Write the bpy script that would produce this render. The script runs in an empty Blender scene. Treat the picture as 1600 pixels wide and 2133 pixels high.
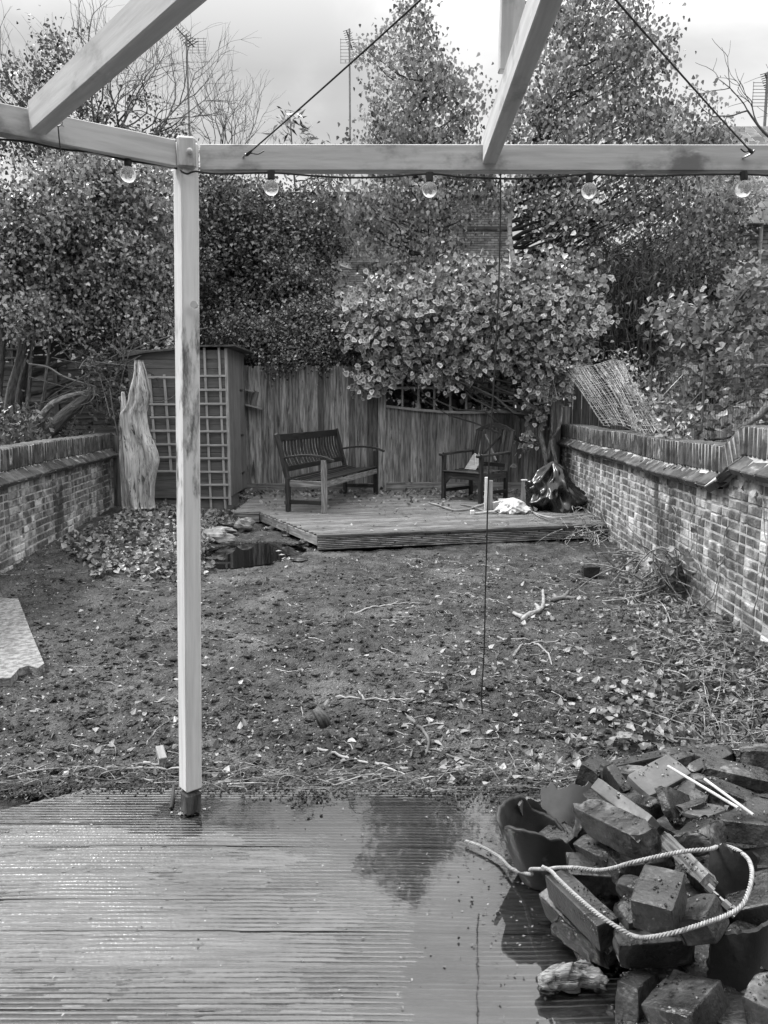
import bpy, math, random
import numpy as np
from mathutils import noise as mn, Vector
random.seed(7); rng = np.random.default_rng(7)
SC = bpy.context.scene; COL = SC.collection
R = math.radians
# ------------------------------------------------------------------ camera
H = 1.55; PITCH = 8.0; F = 1600.0
cam = bpy.data.cameras.new('camera'); cam.sensor_fit = 'HORIZONTAL'; cam.sensor_width = 36; cam.lens = 36
cam.clip_start = 0.05; cam.clip_end = 500
camo = bpy.data.objects.new('camera', cam); COL.objects.link(camo)
camo.location = (0, 0, H); camo.rotation_euler = (R(90 - PITCH), 0, 0); SC.camera = camo
SC.render.resolution_x = 768; SC.render.resolution_y = 1024
SC.view_settings.view_transform = 'Standard'; SC.view_settings.look = 'None'
SC.view_settings.exposure = 0.76; SC.view_settings.gamma = 1.0
# ------------------------------------------------------------------ sky
W = bpy.data.worlds.new('World'); SC.world = W; W.use_nodes = True
nt = W.node_tree; nt.nodes.clear()
def N(nt, t, **k):
    n = nt.nodes.new(t)
    for a, v in k.items(): setattr(n, a, v)
    return n
SUN_EL, SUN_ROT = 52, 288
sky = N(nt, 'ShaderNodeTexSky', sky_type='NISHITA', sun_disc=False, sun_elevation=R(SUN_EL), sun_rotation=R(SUN_ROT))
sky.air_density = 1.0; sky.dust_density = 4.0
bw = N(nt, 'ShaderNodeRGBToBW'); nt.links.new(sky.outputs[0], bw.inputs[0])
tc = N(nt, 'ShaderNodeTexCoord'); mp = N(nt, 'ShaderNodeMapping'); mp.inputs['Scale'].default_value = (1.5, 1.5, 3.6)
mp.inputs['Location'].default_value = (0.35, 0.2, 0.1)
nt.links.new(tc.outputs['Generated'], mp.inputs[0])
nz = N(nt, 'ShaderNodeTexNoise'); nz.inputs['Scale'].default_value = 1.7; nz.inputs['Detail'].default_value = 7
nz.inputs['Roughness'].default_value = 0.5; nz.inputs['Distortion'].default_value = 0.4
nt.links.new(mp.outputs[0], nz.inputs[0])
rp = N(nt, 'ShaderNodeValToRGB'); rp.color_ramp.interpolation = 'EASE'
rp.color_ramp.elements[0].position = 0.33; rp.color_ramp.elements[0].color = (3.45,)*3 + (1,)
rp.color_ramp.elements[1].position = 0.68; rp.color_ramp.elements[1].color = (5.8,)*3 + (1,)
nt.links.new(nz.outputs[0], rp.inputs[0])
sx = N(nt, 'ShaderNodeSeparateXYZ'); nt.links.new(tc.outputs['Generated'], sx.inputs[0])
gr = N(nt, 'ShaderNodeMapRange'); gr.inputs[1].default_value = 0.37; gr.inputs[2].default_value = 0.72
gr.inputs[3].default_value = 1.0; gr.inputs[4].default_value = 3.5
nt.links.new(sx.outputs[2], gr.inputs[0])
mu = N(nt, 'ShaderNodeMath', operation='MULTIPLY'); nt.links.new(rp.outputs[0], mu.inputs[0]); nt.links.new(gr.outputs[0], mu.inputs[1])
mx = N(nt, 'ShaderNodeMix'); mx.data_type = 'FLOAT'; mx.inputs[0].default_value = 0.94
nt.links.new(bw.outputs[0], mx.inputs[2]); nt.links.new(mu.outputs[0], mx.inputs[3])
bg = N(nt, 'ShaderNodeBackground'); bg.inputs['Strength'].default_value = 0.105
nt.links.new(mx.outputs[0], bg.inputs['Color'])
wo = N(nt, 'ShaderNodeOutputWorld'); nt.links.new(bg.outputs[0], wo.inputs[0])
sl = bpy.data.lights.new('sun', 'SUN'); sl.energy = 2.3; sl.angle = R(12); sl.color = (1, 1, 1)
so = bpy.data.objects.new('sun', sl); COL.objects.link(so)
_e, _a = R(SUN_EL), R(SUN_ROT)
sd = Vector((math.sin(_a)*math.cos(_e), math.cos(_a)*math.cos(_e), math.sin(_e)))   # towards the sun
so.rotation_euler = sd.to_track_quat('Z', 'Y').to_euler(); so.location = (0, -5, 12)

# ------------------------------------------------------------------ surveying helpers: photo sight lines -> real positions
_c, _s = math.cos(R(PITCH)), math.sin(R(PITCH))
def ray(px, py):
    x = (px-800)/F; u = (1066.5-py)/F
    return np.array((x, _c+u*_s, u*_c-_s))
def at(px, py, Y):
    d = ray(px, py); return np.array((0, 0, H)) + d*(Y/d[1])
def onz(px, py, z=0.0):
    d = ray(px, py); return np.array((0, 0, H)) + d*((z-H)/d[2])
A = np.array
def unit(v):
    v = A(v, float); return v/max(1e-9, np.linalg.norm(v))
# value noise fbm on numpy arrays
def _hash(ix, iy, s):
    n = (ix*374761393 + iy*668265263 + s*982451653) & 0x7fffffff
    n = ((n ^ (n >> 13))*1274126177) & 0x7fffffff
    return ((n ^ (n >> 16)) & 0xffff)/65535.0
def vnoise(x, y, s=0):
    x = np.asarray(x, float); y = np.asarray(y, float)
    ix = np.floor(x).astype(np.int64); iy = np.floor(y).astype(np.int64); fx = x-ix; fy = y-iy
    fx = fx*fx*(3-2*fx); fy = fy*fy*(3-2*fy)
    a = _hash(ix, iy, s); b = _hash(ix+1, iy, s); c = _hash(ix, iy+1, s); d = _hash(ix+1, iy+1, s)
    return (a*(1-fx)+b*fx)*(1-fy)+(c*(1-fx)+d*fx)*fy
def fbm(x, y, o=4, s=0, g=0.5):
    t = 0; am = 1; tot = 0
    for k in range(o):
        t = t+am*vnoise(np.asarray(x)*2**k+k*17.3, np.asarray(y)*2**k+k*9.1, s+k); tot += am; am *= g
    return t/tot-0.5

# ------------------------------------------------------------------ materials (all neutral greys: the place is seen in black and white)
def mat(name, lo, hi, scale=(1, 1, 1), nsc=6, detail=8, rough=(0.6, 0.85), bump=0.3, bdist=0.01, tone=0.35, spec=0.4,
        stain=None, stain2=None, coat=0, fine=0, metal=0, distort=0.0, band=None, contrast=(0.32, 0.68)):
    m = bpy.data.materials.new(name); m.use_nodes = True; t = m.node_tree; t.nodes.clear(); L = t.links.new
    out = N(t, 'ShaderNodeOutputMaterial'); p = N(t, 'ShaderNodeBsdfPrincipled'); L(p.outputs[0], out.inputs[0])
    at_ = N(t, 'ShaderNodeAttribute', attribute_name='gc'); mp = N(t, 'ShaderNodeMapping'); mp.inputs['Scale'].default_value = scale
    L(at_.outputs['Vector'], mp.inputs[0])
    n1 = N(t, 'ShaderNodeTexNoise'); n1.inputs['Scale'].default_value = nsc; n1.inputs['Detail'].default_value = detail
    n1.inputs['Roughness'].default_value = 0.62; n1.inputs['Distortion'].default_value = distort; L(mp.outputs[0], n1.inputs[0])
    mr = N(t, 'ShaderNodeMapRange', interpolation_type='SMOOTHSTEP'); mr.inputs[1].default_value = contrast[0]; mr.inputs[2].default_value = contrast[1]
    mr.inputs[3].default_value = lo; mr.inputs[4].default_value = hi; L(n1.outputs[0], mr.inputs[0]); val = mr.outputs[0]
    for st in (stain, stain2):
        if st:   # (value, scale vector, noise scale, threshold lo, hi)
            mp2 = N(t, 'ShaderNodeMapping'); mp2.inputs['Scale'].default_value = st[1]; L(at_.outputs['Vector'], mp2.inputs[0])
            n2 = N(t, 'ShaderNodeTexNoise'); n2.inputs['Scale'].default_value = st[2]; n2.inputs['Detail'].default_value = 6
            n2.inputs['Roughness'].default_value = 0.65; L(mp2.outputs[0], n2.inputs[0])
            m2 = N(t, 'ShaderNodeMapRange', interpolation_type='SMOOTHSTEP'); m2.inputs[1].default_value = st[3]; m2.inputs[2].default_value = st[4]
            L(n2.outputs[0], m2.inputs[0])
            if band and st is stain:      # the mark only covers a stretch of the length
                sp_ = N(t, 'ShaderNodeSeparateXYZ'); L(at_.outputs['Vector'], sp_.inputs[0]); b1 = N(t, 'ShaderNodeMapRange', interpolation_type='SMOOTHSTEP'); b2 = N(t, 'ShaderNodeMapRange', interpolation_type='SMOOTHSTEP')
                b1.inputs[1].default_value = band[0]-.12; b1.inputs[2].default_value = band[0]+.03; b2.inputs[1].default_value = band[1]-.05; b2.inputs[2].default_value = band[1]+.05; b2.inputs[3].default_value = 1; b2.inputs[4].default_value = 0
                L(sp_.outputs[0], b1.inputs[0]); L(sp_.outputs[0], b2.inputs[0]); k1 = N(t, 'ShaderNodeMath', operation='MULTIPLY'); k2 = N(t, 'ShaderNodeMath', operation='MULTIPLY')
                L(b1.outputs[0], k1.inputs[0]); L(b2.outputs[0], k1.inputs[1]); L(k1.outputs[0], k2.inputs[0]); L(m2.outputs[0], k2.inputs[1]); m2 = k2
            mi = N(t, 'ShaderNodeMix'); mi.data_type = 'FLOAT'
            L(m2.outputs[0], mi.inputs[0]); L(val, mi.inputs[2]); mi.inputs[3].default_value = st[0]; val = mi.outputs[0]
    if tone:
        ta = N(t, 'ShaderNodeAttribute', attribute_name='tone')
        mm = N(t, 'ShaderNodeMapRange'); mm.inputs[3].default_value = 1-tone; mm.inputs[4].default_value = 1+tone; L(ta.outputs['Fac'], mm.inputs[0])
        mv = N(t, 'ShaderNodeMath', operation='MULTIPLY'); L(val, mv.inputs[0]); L(mm.outputs[0], mv.inputs[1]); val = mv.outputs[0]
    L(val, p.inputs['Base Color'])
    r = N(t, 'ShaderNodeMapRange'); r.inputs[1].default_value = 0.3; r.inputs[2].default_value = 0.7
    r.inputs[3].default_value = rough[0]; r.inputs[4].default_value = rough[1]; L(n1.outputs[0], r.inputs[0]); L(r.outputs[0], p.inputs['Roughness'])
    p.inputs['Specular IOR Level'].default_value = spec; p.inputs['Metallic'].default_value = metal
    if coat: p.inputs['Coat Weight'].default_value = coat; p.inputs['Coat Roughness'].default_value = 0.12  # random tone per leaf; the per-clump part imitates lit and shaded clumps
    if bump:
        b = N(t, 'ShaderNodeBump'); b.inputs['Strength'].default_value = bump; b.inputs['Distance'].default_value = bdist
        h = n1.outputs[0]
        if fine:
            n3 = N(t, 'ShaderNodeTexNoise'); n3.inputs['Scale'].default_value = fine; n3.inputs['Detail'].default_value = 4
            L(at_.outputs['Vector'], n3.inputs[0]); ad = N(t, 'ShaderNodeMath', operation='ADD'); L(h, ad.inputs[0]); L(n3.outputs[0], ad.inputs[1]); h = ad.outputs[0]
        L(h, b.inputs['Height']); L(b.outputs[0], p.inputs['Normal'])
        if coat: L(b.outputs[0], p.inputs['Coat Normal'])
    return m
def leafmat(name, lo, hi, rough=0.4, trans=0.25, edge=None, spec=0.5):
    """leaf tone varies from leaf to leaf; edge = paler margin of a variegated leaf"""
    m = bpy.data.materials.new(name); m.use_nodes = True; t = m.node_tree; t.nodes.clear(); L = t.links.new
    out = N(t, 'ShaderNodeOutputMaterial'); p = N(t, 'ShaderNodeBsdfPrincipled')
    ta = N(t, 'ShaderNodeAttribute', attribute_name='tone'); mm = N(t, 'ShaderNodeMapRange')
    mm.inputs[3].default_value = lo; mm.inputs[4].default_value = hi; L(ta.outputs['Fac'], mm.inputs[0]); val = mm.outputs[0]
    if edge:
        ga = N(t, 'ShaderNodeAttribute', attribute_name='edge'); nn = N(t, 'ShaderNodeTexNoise'); nn.inputs['Scale'].default_value = 34
        g2 = N(t, 'ShaderNodeAttribute', attribute_name='gc'); L(g2.outputs['Vector'], nn.inputs[0])
        ad = N(t, 'ShaderNodeMath', operation='ADD'); L(ga.outputs['Fac'], ad.inputs[0]); L(nn.outputs[0], ad.inputs[1])
        mr = N(t, 'ShaderNodeMapRange'); mr.inputs[1].default_value = 0.72; mr.inputs[2].default_value = 1.30; L(ad.outputs[0], mr.inputs[0])
        mi = N(t, 'ShaderNodeMix'); mi.data_type = 'FLOAT'; tw = N(t, 'ShaderNodeMapRange'); tw.inputs[1].default_value = .25; tw.inputs[2].default_value = .6; tw.inputs[3].default_value = .12; L(ta.outputs['Fac'], tw.inputs[0]); tm = N(t, 'ShaderNodeMath', operation='MULTIPLY'); L(mr.outputs[0], tm.inputs[0]); L(tw.outputs[0], tm.inputs[1]); L(tm.outputs[0], mi.inputs[0]); L(val, mi.inputs[2]); mi.inputs[3].default_value = edge; val = mi.outputs[0]
    L(val, p.inputs['Base Color']); p.inputs['Roughness'].default_value = rough; p.inputs['Specular IOR Level'].default_value = spec
    tr = N(t, 'ShaderNodeBsdfTranslucent'); L(val, tr.inputs[0]); ms = N(t, 'ShaderNodeMixShader'); ms.inputs[0].default_value = trans
    L(p.outputs[0], ms.inputs[1]); L(tr.outputs[0], ms.inputs[2]); L(ms.outputs[0], out.inputs[0])
    return m
MT = {}
MT['pale_timber'] = mat('pale_timber', 0.42, 0.56, (1.2, 14, 14), 3, 8, (0.45, 0.7), 0.25, 0.004, 0.06, stain=(0.17, (2.0, 3, 3), 1.5, 0.50, 0.68), stain2=(0.62, (3, 9, 9), 3.1, 0.60, 0.75))
MT['post_timber'] = mat('post_timber', 0.62, 0.76, (1.0, 16, 16), 3, 8, (0.45, 0.7), 0.3, 0.004, 0.05, band=(1.30, 1.93), stain=(0.13, (2.6, 9, 9), 2.0, 0.44, 0.62), stain2=(0.74, (1.5, 6, 6), 2.0, 0.5, 0.7))
MT['dark_timber'] = mat('dark_timber', 0.009, 0.038, (1.5, 22, 22), 3, 8, (0.35, 0.6), 0.4, 0.004, 0.45, stain=(0.09, (3, 20, 20), 2, 0.58, 0.72))
MT['bleached_leg'] = mat('bleached_leg', 0.08, 0.30, (2, 20, 20), 3, 8, (0.5, 0.7), 0.4, 0.004, 0.2)
MT['fence_wood'] = mat('fence_wood', 0.07, 0.28, (1.3, 16, 16), 2.2, 9, (0.5, 0.8), 0.5, 0.006, 0.6, stain=(0.36, (2, 12, 12), 1.7, 0.58, 0.76), stain2=(0.03, (0.8, 6, 6), 2.6, 0.56, 0.7))
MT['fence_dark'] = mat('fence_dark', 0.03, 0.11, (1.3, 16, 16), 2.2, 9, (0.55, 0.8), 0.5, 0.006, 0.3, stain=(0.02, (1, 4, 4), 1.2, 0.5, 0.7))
MT['shed_paint'] = mat('shed_paint', 0.075, 0.12, (1, 10, 10), 2.5, 6, (0.5, 0.65), 0.2, 0.004, 0.12, stain=(0.035, (1, 3, 3), 1.4, 0.55, 0.75))
MT['trellis_wood'] = mat('trellis_wood', 0.20, 0.34, (1.5, 16, 16), 3, 8, (0.55, 0.8), 0.3, 0.004, 0.25)
MT['felt'] = mat('felt', 0.03, 0.09, (1, 1, 1), 9, 8, (0.5, 0.8), 0.4, 0.006, 0)
MT['brick'] = mat('brick', 0.06, 0.20, (1, 1, 1), 9, 9, (0.6, 0.85), 0.8, 0.010, 0.38, stain=(0.50, (1, 2.4, 1.0), 3.4, 0.45, 0.62), stain2=(0.05, (1, 1.4, 0.8), 1.3, 0.50, 0.66), fine=60)
MT['mortar'] = mat('mortar', 0.24, 0.55, (1, 1, 1), 7, 9, (0.8, 0.95), 0.6, 0.006, 0, stain=(0.07, (1, 1.4, .8), 1.3, 0.50, 0.66), stain2=(.08, (1, 1, 1), 9, .56, .66), fine=70)
MT['coping'] = mat('coping', 0.03, 0.11, (1, 1, 1), 8, 9, (0.4, 0.75), 0.6, 0.008, 0.5, stain=(0.36, (1, 1, 1), 5, 0.58, 0.72), fine=70)
MT['coping_mortar'] = mat('coping_mortar', 0.26, 0.5, (1, 1, 1), 8, 8, (0.8, 0.95), 0.5, 0.006, 0)
MT['far_brick'] = mat('far_brick', 0.10, 0.22, (1, 1, 1), 3, 8, (0.8, 0.9), 0.2, 0.01, 0.35)
MT['far_trim'] = mat('far_trim', 0.20, 0.3, (1, 1, 1), 3, 5, (0.7, 0.9), 0.1, 0.01, 0)
MT['far_dark'] = mat('far_dark', 0.02, 0.05, (1, 1, 1), 3, 5, (0.2, 0.5), 0.1, 0.01, 0.2)
MT['render_wall'] = mat('render_wall', 0.55, 0.68, (1, 1, 1), 2, 5, (0.8, 0.9), 0.1, 0.01, 0)
MT['roof_tile'] = mat('roof_tile', 0.06, 0.14, (1, 1, 1), 4, 8, (0.6, 0.8), 0.3, 0.01, 0.5)
MT['soil'] = mat('soil', 0.012, 0.085, (1, 1, 1), 9, 12, (0.38, 0.8), 1.0, 0.05, 0, stain=(0.15, (1, 1, 1), 1.6, 0.48, 0.70), stain2=(0.28, (1, 1, 1), 38, 0.66, 0.72), fine=55, spec=0.5)
MT['turf'] = mat('turf', 0.03, 0.08, (1, 1, 1), 3, 8, (0.7, 0.9), 0.4, 0.05, 0)
MT['platform'] = mat('platform', 0.085, 0.26, (1.4, 18, 18), 2.4, 9, (0.35, 0.65), 0.5, 0.006, 0.35, stain=(0.035, (2, 2, 2), 1.6, 0.50, 0.66), stain2=(0.34, (3, 20, 20), 2, 0.62, 0.74))
MT['bark'] = mat('bark', 0.03, 0.14, (2, 9, 9), 4, 9, (0.7, 0.9), 0.9, 0.02, 0.2, stain=(0.22, (1, 3, 3), 2, 0.6, 0.75))
MT['birch_bark'] = mat('birch_bark', 0.30, 0.55, (6, 2, 2), 3, 6, (0.6, 0.8), 0.4, 0.01, 0.1, stain=(0.05, (8, 2, 2), 2, 0.6, 0.68))
MT['ivy_bark'] = mat('ivy_bark', 0.08, 0.32, (3, 9, 9), 5, 9, (0.7, 0.9), 0.9, 0.015, 0.2, stain=(0.04, (2, 4, 4), 2, 0.55, 0.7))
MT['twig_bark'] = mat('twig_bark', 0.06, 0.14, (1, 1, 1), 5, 3, (0.7, 0.9), 0, 0.01, 0.4)
MT['dark_twig'] = mat('dark_twig', 0.02, 0.06, (1, 1, 1), 5, 3, (0.6, 0.8), 0, 0.01, 0.3)
MT['debris'] = mat('debris', 0.05, 0.34, (3, 1, 1), 9, 5, (0.45, 0.7), 0.3, 0.004, 0.55)
MT['driftwood'] = mat('driftwood', 0.20, 0.62, (1.0, 14, 14), 2.6, 10, (0.6, 0.8), 1.0, 0.02, 0, stain=(0.04, (1.2, 8, 8), 2.4, 0.57, 0.64), stain2=(0.64, (0.8, 4, 4), 1.6, 0.52, 0.7), distort=1.4)
MT['concrete'] = mat('concrete', 0.12, 0.36, (1, 1, 1), 26, 12, (0.75, 0.9), 1.0, 0.012, 0, stain=(0.13, (1, 1, 1), 2.5, 0.60, 0.75), fine=90)
MT['block'] = mat('block', 0.018, 0.05, (1, 1, 1), 9, 10, (0.18, 0.55), 0.8, 0.005, 0.5, stain=(0.17, (1, 1, 1), 7, 0.54, 0.70), stain2=(0.008, (1, 1, 1), 16, 0.58, 0.66), fine=90, spec=0.6)
MT['muddy_block'] = mat('muddy_block', 0.018, 0.055, (1, 1, 1), 11, 11, (0.18, 0.55), 0.9, 0.008, 0.4, stain=(0.18, (1, 1, 1), 9, 0.55, 0.70), stain2=(0.01, (1, 1, 1), 12, 0.58, 0.66), fine=40, spec=0.6)
MT['pot'] = mat('pot', 0.022, 0.045, (1, 1, 1), 6, 9, (0.3, 0.6), 0.35, 0.004, 0, stain=(0.13, (1, 1, 1), 9, 0.60, 0.70), stain2=(0.075, (1, 1, 1), 2.2, 0.52, 0.7), fine=60)
MT['pale_shard'] = mat('pale_shard', 0.08, 0.14, (1, 1, 1), 5, 9, (0.32, 0.5), 0.2, 0.003, 0, stain=(0.28, (1, 1, 1), 3, 0.52, 0.7))
MT['grain_plank'] = mat('grain_plank', 0.07, 0.34, (1.2, 30, 30), 3, 8, (0.5, 0.7), 0.5, 0.004, 0.1, stain=(0.04, (2, 2, 2), 3, 0.6, 0.7))
MT['stone'] = mat('stone', 0.10, 0.34, (1, 1, 1), 5, 9, (0.55, 0.85), 0.7, 0.02, 0.5, stain=(0.5, (1, 1, 1), 3, 0.6, 0.72))
MT['rope'] = mat('rope', 0.26, 0.48, (1, 1, 1), 40, 5, (0.6, 0.8), 0.4, 0.002, 0.1)
MT['black_rope'] = mat('black_rope', 0.015, 0.03, (1, 1, 1), 30, 3, (0.5, 0.7), 0.2, 0.001, 0)
MT['white_plastic'] = mat('white_plastic', 0.45, 0.58, (1, 1, 1), 6, 6, (0.3, 0.5), 0.4, 0.006, 0.05, stain=(0.30, (1, 1, 1), 6, 0.6, 0.72))
MT['white_paint'] = mat('white_paint', 0.50, 0.68, (1, 1, 1), 6, 6, (0.4, 0.6), 0.2, 0.004, 0.1, stain=(0.16, (1, 1, 1), 4, 0.6, 0.72))
MT['black_plastic'] = mat('black_plastic', 0.006, 0.012, (1, 1, 1), 8, 6, (0.2, 0.34), 0.5, 0.006, 0, spec=0.5)
MT['metal'] = mat('metal', 0.3, 0.4, (1, 1, 1), 12, 5, (0.3, 0.5), 0.1, 0.001, 0.1, metal=0.8)
MT['aerial_metal'] = mat('aerial_metal', 0.12, 0.2, (1, 1, 1), 12, 5, (0.5, 0.7), 0, 0.001, 0.1)
MT['screen_slat'] = mat('screen_slat', 0.05, 0.34, (1, 1, 1), 6, 5, (0.5, 0.7), 0.2, 0.002, 0.5)
MT['wire'] = mat('wire', 0.05, 0.1, (1, 1, 1), 6, 2, (0.5, 0.7), 0, 0.002, 0)
MT['leaf_birch'] = leafmat('leaf_birch', 0.07, 0.52, 0.4, 0.35)
MT['leaf_dark'] = leafmat('leaf_dark', 0.02, 0.30, 0.28, 0.12)
MT['leaf_mid'] = leafmat('leaf_mid', 0.035, 0.6, 0.26, 0.25)
MT['leaf_variegated'] = leafmat('leaf_variegated', 0.07, 0.26, 0.38, 0.2, edge=0.60)
MT['leaf_shrub'] = leafmat('leaf_shrub', 0.10, 0.34, 0.36, 0.3)
MT['leaf_cover'] = leafmat('leaf_cover', 0.06, 0.32, 0.36, 0.15)
MT['leaf_litter'] = leafmat('leaf_litter', 0.06, 0.42, 0.4, 0.1)
MT['blade'] = leafmat('blade', 0.025, 0.10, 0.45, 0.2)

# ------------------------------------------------------------------ mesh builder
class B:
    def __init__(s): s.v = []; s.f = []; s.g = []; s.t = []; s.m = []; s.e = []; s.n = 0; s.mi = 0; s.T = None; s.O = None
    def add(s, V, Fc, gc=None, tone=None, edge=None):
        V = np.asarray(V, float); gc = V if gc is None else np.asarray(gc, float)
        if s.T is not None: V = V @ s.T.T + s.O
        k = len(V); s.v.append(V); s.g.append(gc)
        s.t.append(np.full(k, random.random() if tone is None else tone) if np.isscalar(tone) or tone is None else np.asarray(tone))
        s.e.append(np.zeros(k) if edge is None else edge)
        if isinstance(Fc, np.ndarray): s.f.append((Fc+s.n, s.mi))
        else:
            by = {}
            for f in Fc: by.setdefault(len(f), []).append(f)
            for q in by.values(): s.f.append((np.array(q)+s.n, s.mi))
        s.n += k; return s
    def frame(s, origin, xdir):   # local frame for furniture: x along xdir, z up
        x = unit((xdir[0], xdir[1], 0)); y = np.cross((0, 0, 1), x)
        s.T = np.column_stack((x, y, (0, 0, 1))); s.O = A(origin, float); return s
    def cbox(s, c, ax, d, bev=0.003, tone=None, goff=None):
        """box with chamfered edges; ax = 3 unit axes, d = full sizes; grain runs along ax[0]"""
        h = A(d, float)/2; b = min(bev, h.min()*0.6); P = []; idx = {}
        for sx_ in (-1, 1):
            for sy in (-1, 1):
                for sz in (-1, 1):
                    for k in range(3):
                        p = A((sx_, sy, sz))*h
                        for j in range(3):
                            if j != k: p[j] -= A((sx_, sy, sz))[j]*b
                        idx[(sx_, sy, sz, k)] = len(P); P.append(p)
        Fq = []; cached = getattr(B, '_cf', None)
        def quad(q):
            if cached: return
            q = list(q); n = np.cross(P[q[1]]-P[q[0]], P[q[2]]-P[q[0]])
            if n @ sum(P[i] for i in q) < 0: q.reverse()
            Fq.append(q)
        for k in range(3):
            a, c2 = [j for j in range(3) if j != k]
            for sg in (-1, 1):
                q = []
                for (u, w) in ((-1, -1), (1, -1), (1, 1), (-1, 1)):
                    t = [0]*3; t[k] = sg; t[a] = u; t[c2] = w; q.append(idx[(*t, k)])
                quad(q)
            for u in (-1, 1):
                for w in (-1, 1):
                    q = []
                    for (sg, kk) in ((-1, a), (1, a), (1, c2), (-1, c2)):
                        t = [0]*3; t[k] = sg; t[a] = u; t[c2] = w; q.append(idx[(*t, kk)])
                    quad(q)
        for sx_ in (-1, 1):
            for sy in (-1, 1):
                for sz in (-1, 1): quad([idx[(sx_, sy, sz, k)] for k in range(3)])
        P = A(P)
        if cached: Fq = cached
        else: B._cf = Fq
        g = P + (A(goff) if goff is not None else rng.uniform(-40, 40, 3))
        return s.add(A(c, float)+P @ A(ax, float), Fq, g, tone)
    def box(s, lo, hi, bev=0.003, tone=None, grain=0):
        lo = A(lo, float); hi = A(hi, float); ax = np.eye(3); d = hi-lo
        if grain: ax = np.roll(ax, -grain, axis=0); d = np.roll(d, -grain)
        return s.cbox((lo+hi)/2, ax, d, bev, tone)
    def bar(s, p0, p1, w, h, up=(0, 0, 1), bev=0.003, tone=None):
        p0 = A(p0, float); p1 = A(p1, float); x = unit(p1-p0); y = unit(np.cross(up, x)); z = np.cross(x, y)
        return s.cbox((p0+p1)/2, (x, y, z), (np.linalg.norm(p1-p0), w, h), bev, tone)
    def tube(s, pts, r, sides=6, tone=None, cap=True):
        P = A(pts, float); n = len(P); r = np.full(n, float(r)) if np.ndim(r) < 1 else np.interp(np.linspace(0, 1, n), np.linspace(0, 1, len(r)), A(r, float))
        tg = np.gradient(P, axis=0); tg /= np.maximum(1e-9, np.linalg.norm(tg, axis=1))[:, None]
        ref = A((0, 0, 1.0)) if abs(tg[0][2]) < 0.9 else A((1.0, 0, 0)); V = []; G = []; L = 0; o = rng.uniform(-30, 30, 3); u = np.cross(tg[0], ref)
        ang = np.arange(sides)*2*math.pi/sides
        for i in range(n):
            u = u-tg[i]*(u @ tg[i]); u = unit(u); w = np.cross(tg[i], u)
            if i: L += np.linalg.norm(P[i]-P[i-1])
            V.append(P[i]+r[i]*(np.cos(ang)[:, None]*u+np.sin(ang)[:, None]*w))
            G.append(np.column_stack((np.full(sides, L), r[i]*np.cos(ang), r[i]*np.sin(ang)))+o)
        i = np.arange(n-1)[:, None]*sides; j = np.arange(sides)[None, :]; k = (j+1) % sides
        Fq = np.stack((i+j, i+k, i+sides+k, i+sides+j), -1).reshape(-1, 4)
        base = s.n; tt = random.random() if tone is None else tone
        s.add(np.vstack(V), Fq, np.vstack(G), tt)
        if cap:
            s.f.append((A([list(range(sides))[::-1]])+base, s.mi)); s.f.append((A([list(range(sides))])+base+(n-1)*sides, s.mi))
        return s
    def ball(s, c, r, nu=12, nv=8, tone=None, fn=None):
        V = []; 
        for i in range(nv+1):
            th = math.pi*i/nv
            for j in range(nu):
                ph = 2*math.pi*j/nu; d = A((math.sin(th)*math.cos(ph), math.sin(th)*math.sin(ph), math.cos(th)))
                k = fn(d) if fn else 1.0
                V.append(A(c)+d*k*A(r))
        Fq = [(i*nu+j, (i+1)*nu+j, (i+1)*nu+(j+1) % nu, i*nu+(j+1) % nu) for i in range(nv) for j in range(nu)]
        return s.add(V, Fq, None, tone)
    def rblock(s, c, ax, d, bev=0.006, amp=0.002, k=14, tone=None, seed=0, chip=0.0):
        """worn block: gridded rounded box with a rough surface and knocked corners"""
        h = A(d, float)/2; lin = np.linspace(-1, 1, k+1); g1, g2 = np.meshgrid(lin, lin, indexing='ij'); V = []; Fq = []; n = 0
        for a in range(3):
            for sg in (-1, 1):
                p = np.zeros((k+1, k+1, 3)); p[..., a] = sg; p[..., (a+1) % 3] = g1; p[..., (a+2) % 3] = g2
                p = p.reshape(-1, 3)*h; V.append(p); i, j = np.meshgrid(np.arange(k), np.arange(k), indexing='ij'); i = i.ravel(); j = j.ravel()
                q = np.stack((i*(k+1)+j, (i+1)*(k+1)+j, (i+1)*(k+1)+j+1, i*(k+1)+j+1), -1)+n
                Fq.append(q if sg > 0 else q[:, ::-1]); n += (k+1)**2
        P = np.vstack(V); core = np.clip(P, -(h-bev), h-bev); dd = P-core; nn = dd/np.maximum(1e-9, np.linalg.norm(dd, axis=1))[:, None]
        P = core+nn*bev; off = A((seed*7.31, seed*3.7, seed*1.9)); out = np.empty_like(P)
        hn = np.linalg.norm(h)
        for i in range(len(P)):
            q = Vector(P[i]+off); a1 = mn.fractal(q*18, 0.8, 2.2, 4); cr = (np.linalg.norm(P[i])/hn)
            out[i] = P[i]+nn[i]*amp*a1-nn[i]*chip*max(0, cr-0.72)*max(0, mn.noise(q*14)+0.35)*4
        rnd = np.round(P/1e-5).astype(np.int64)
        return s.add(A(c)+out @ A(ax), np.vstack(Fq), P+off, tone)
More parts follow.
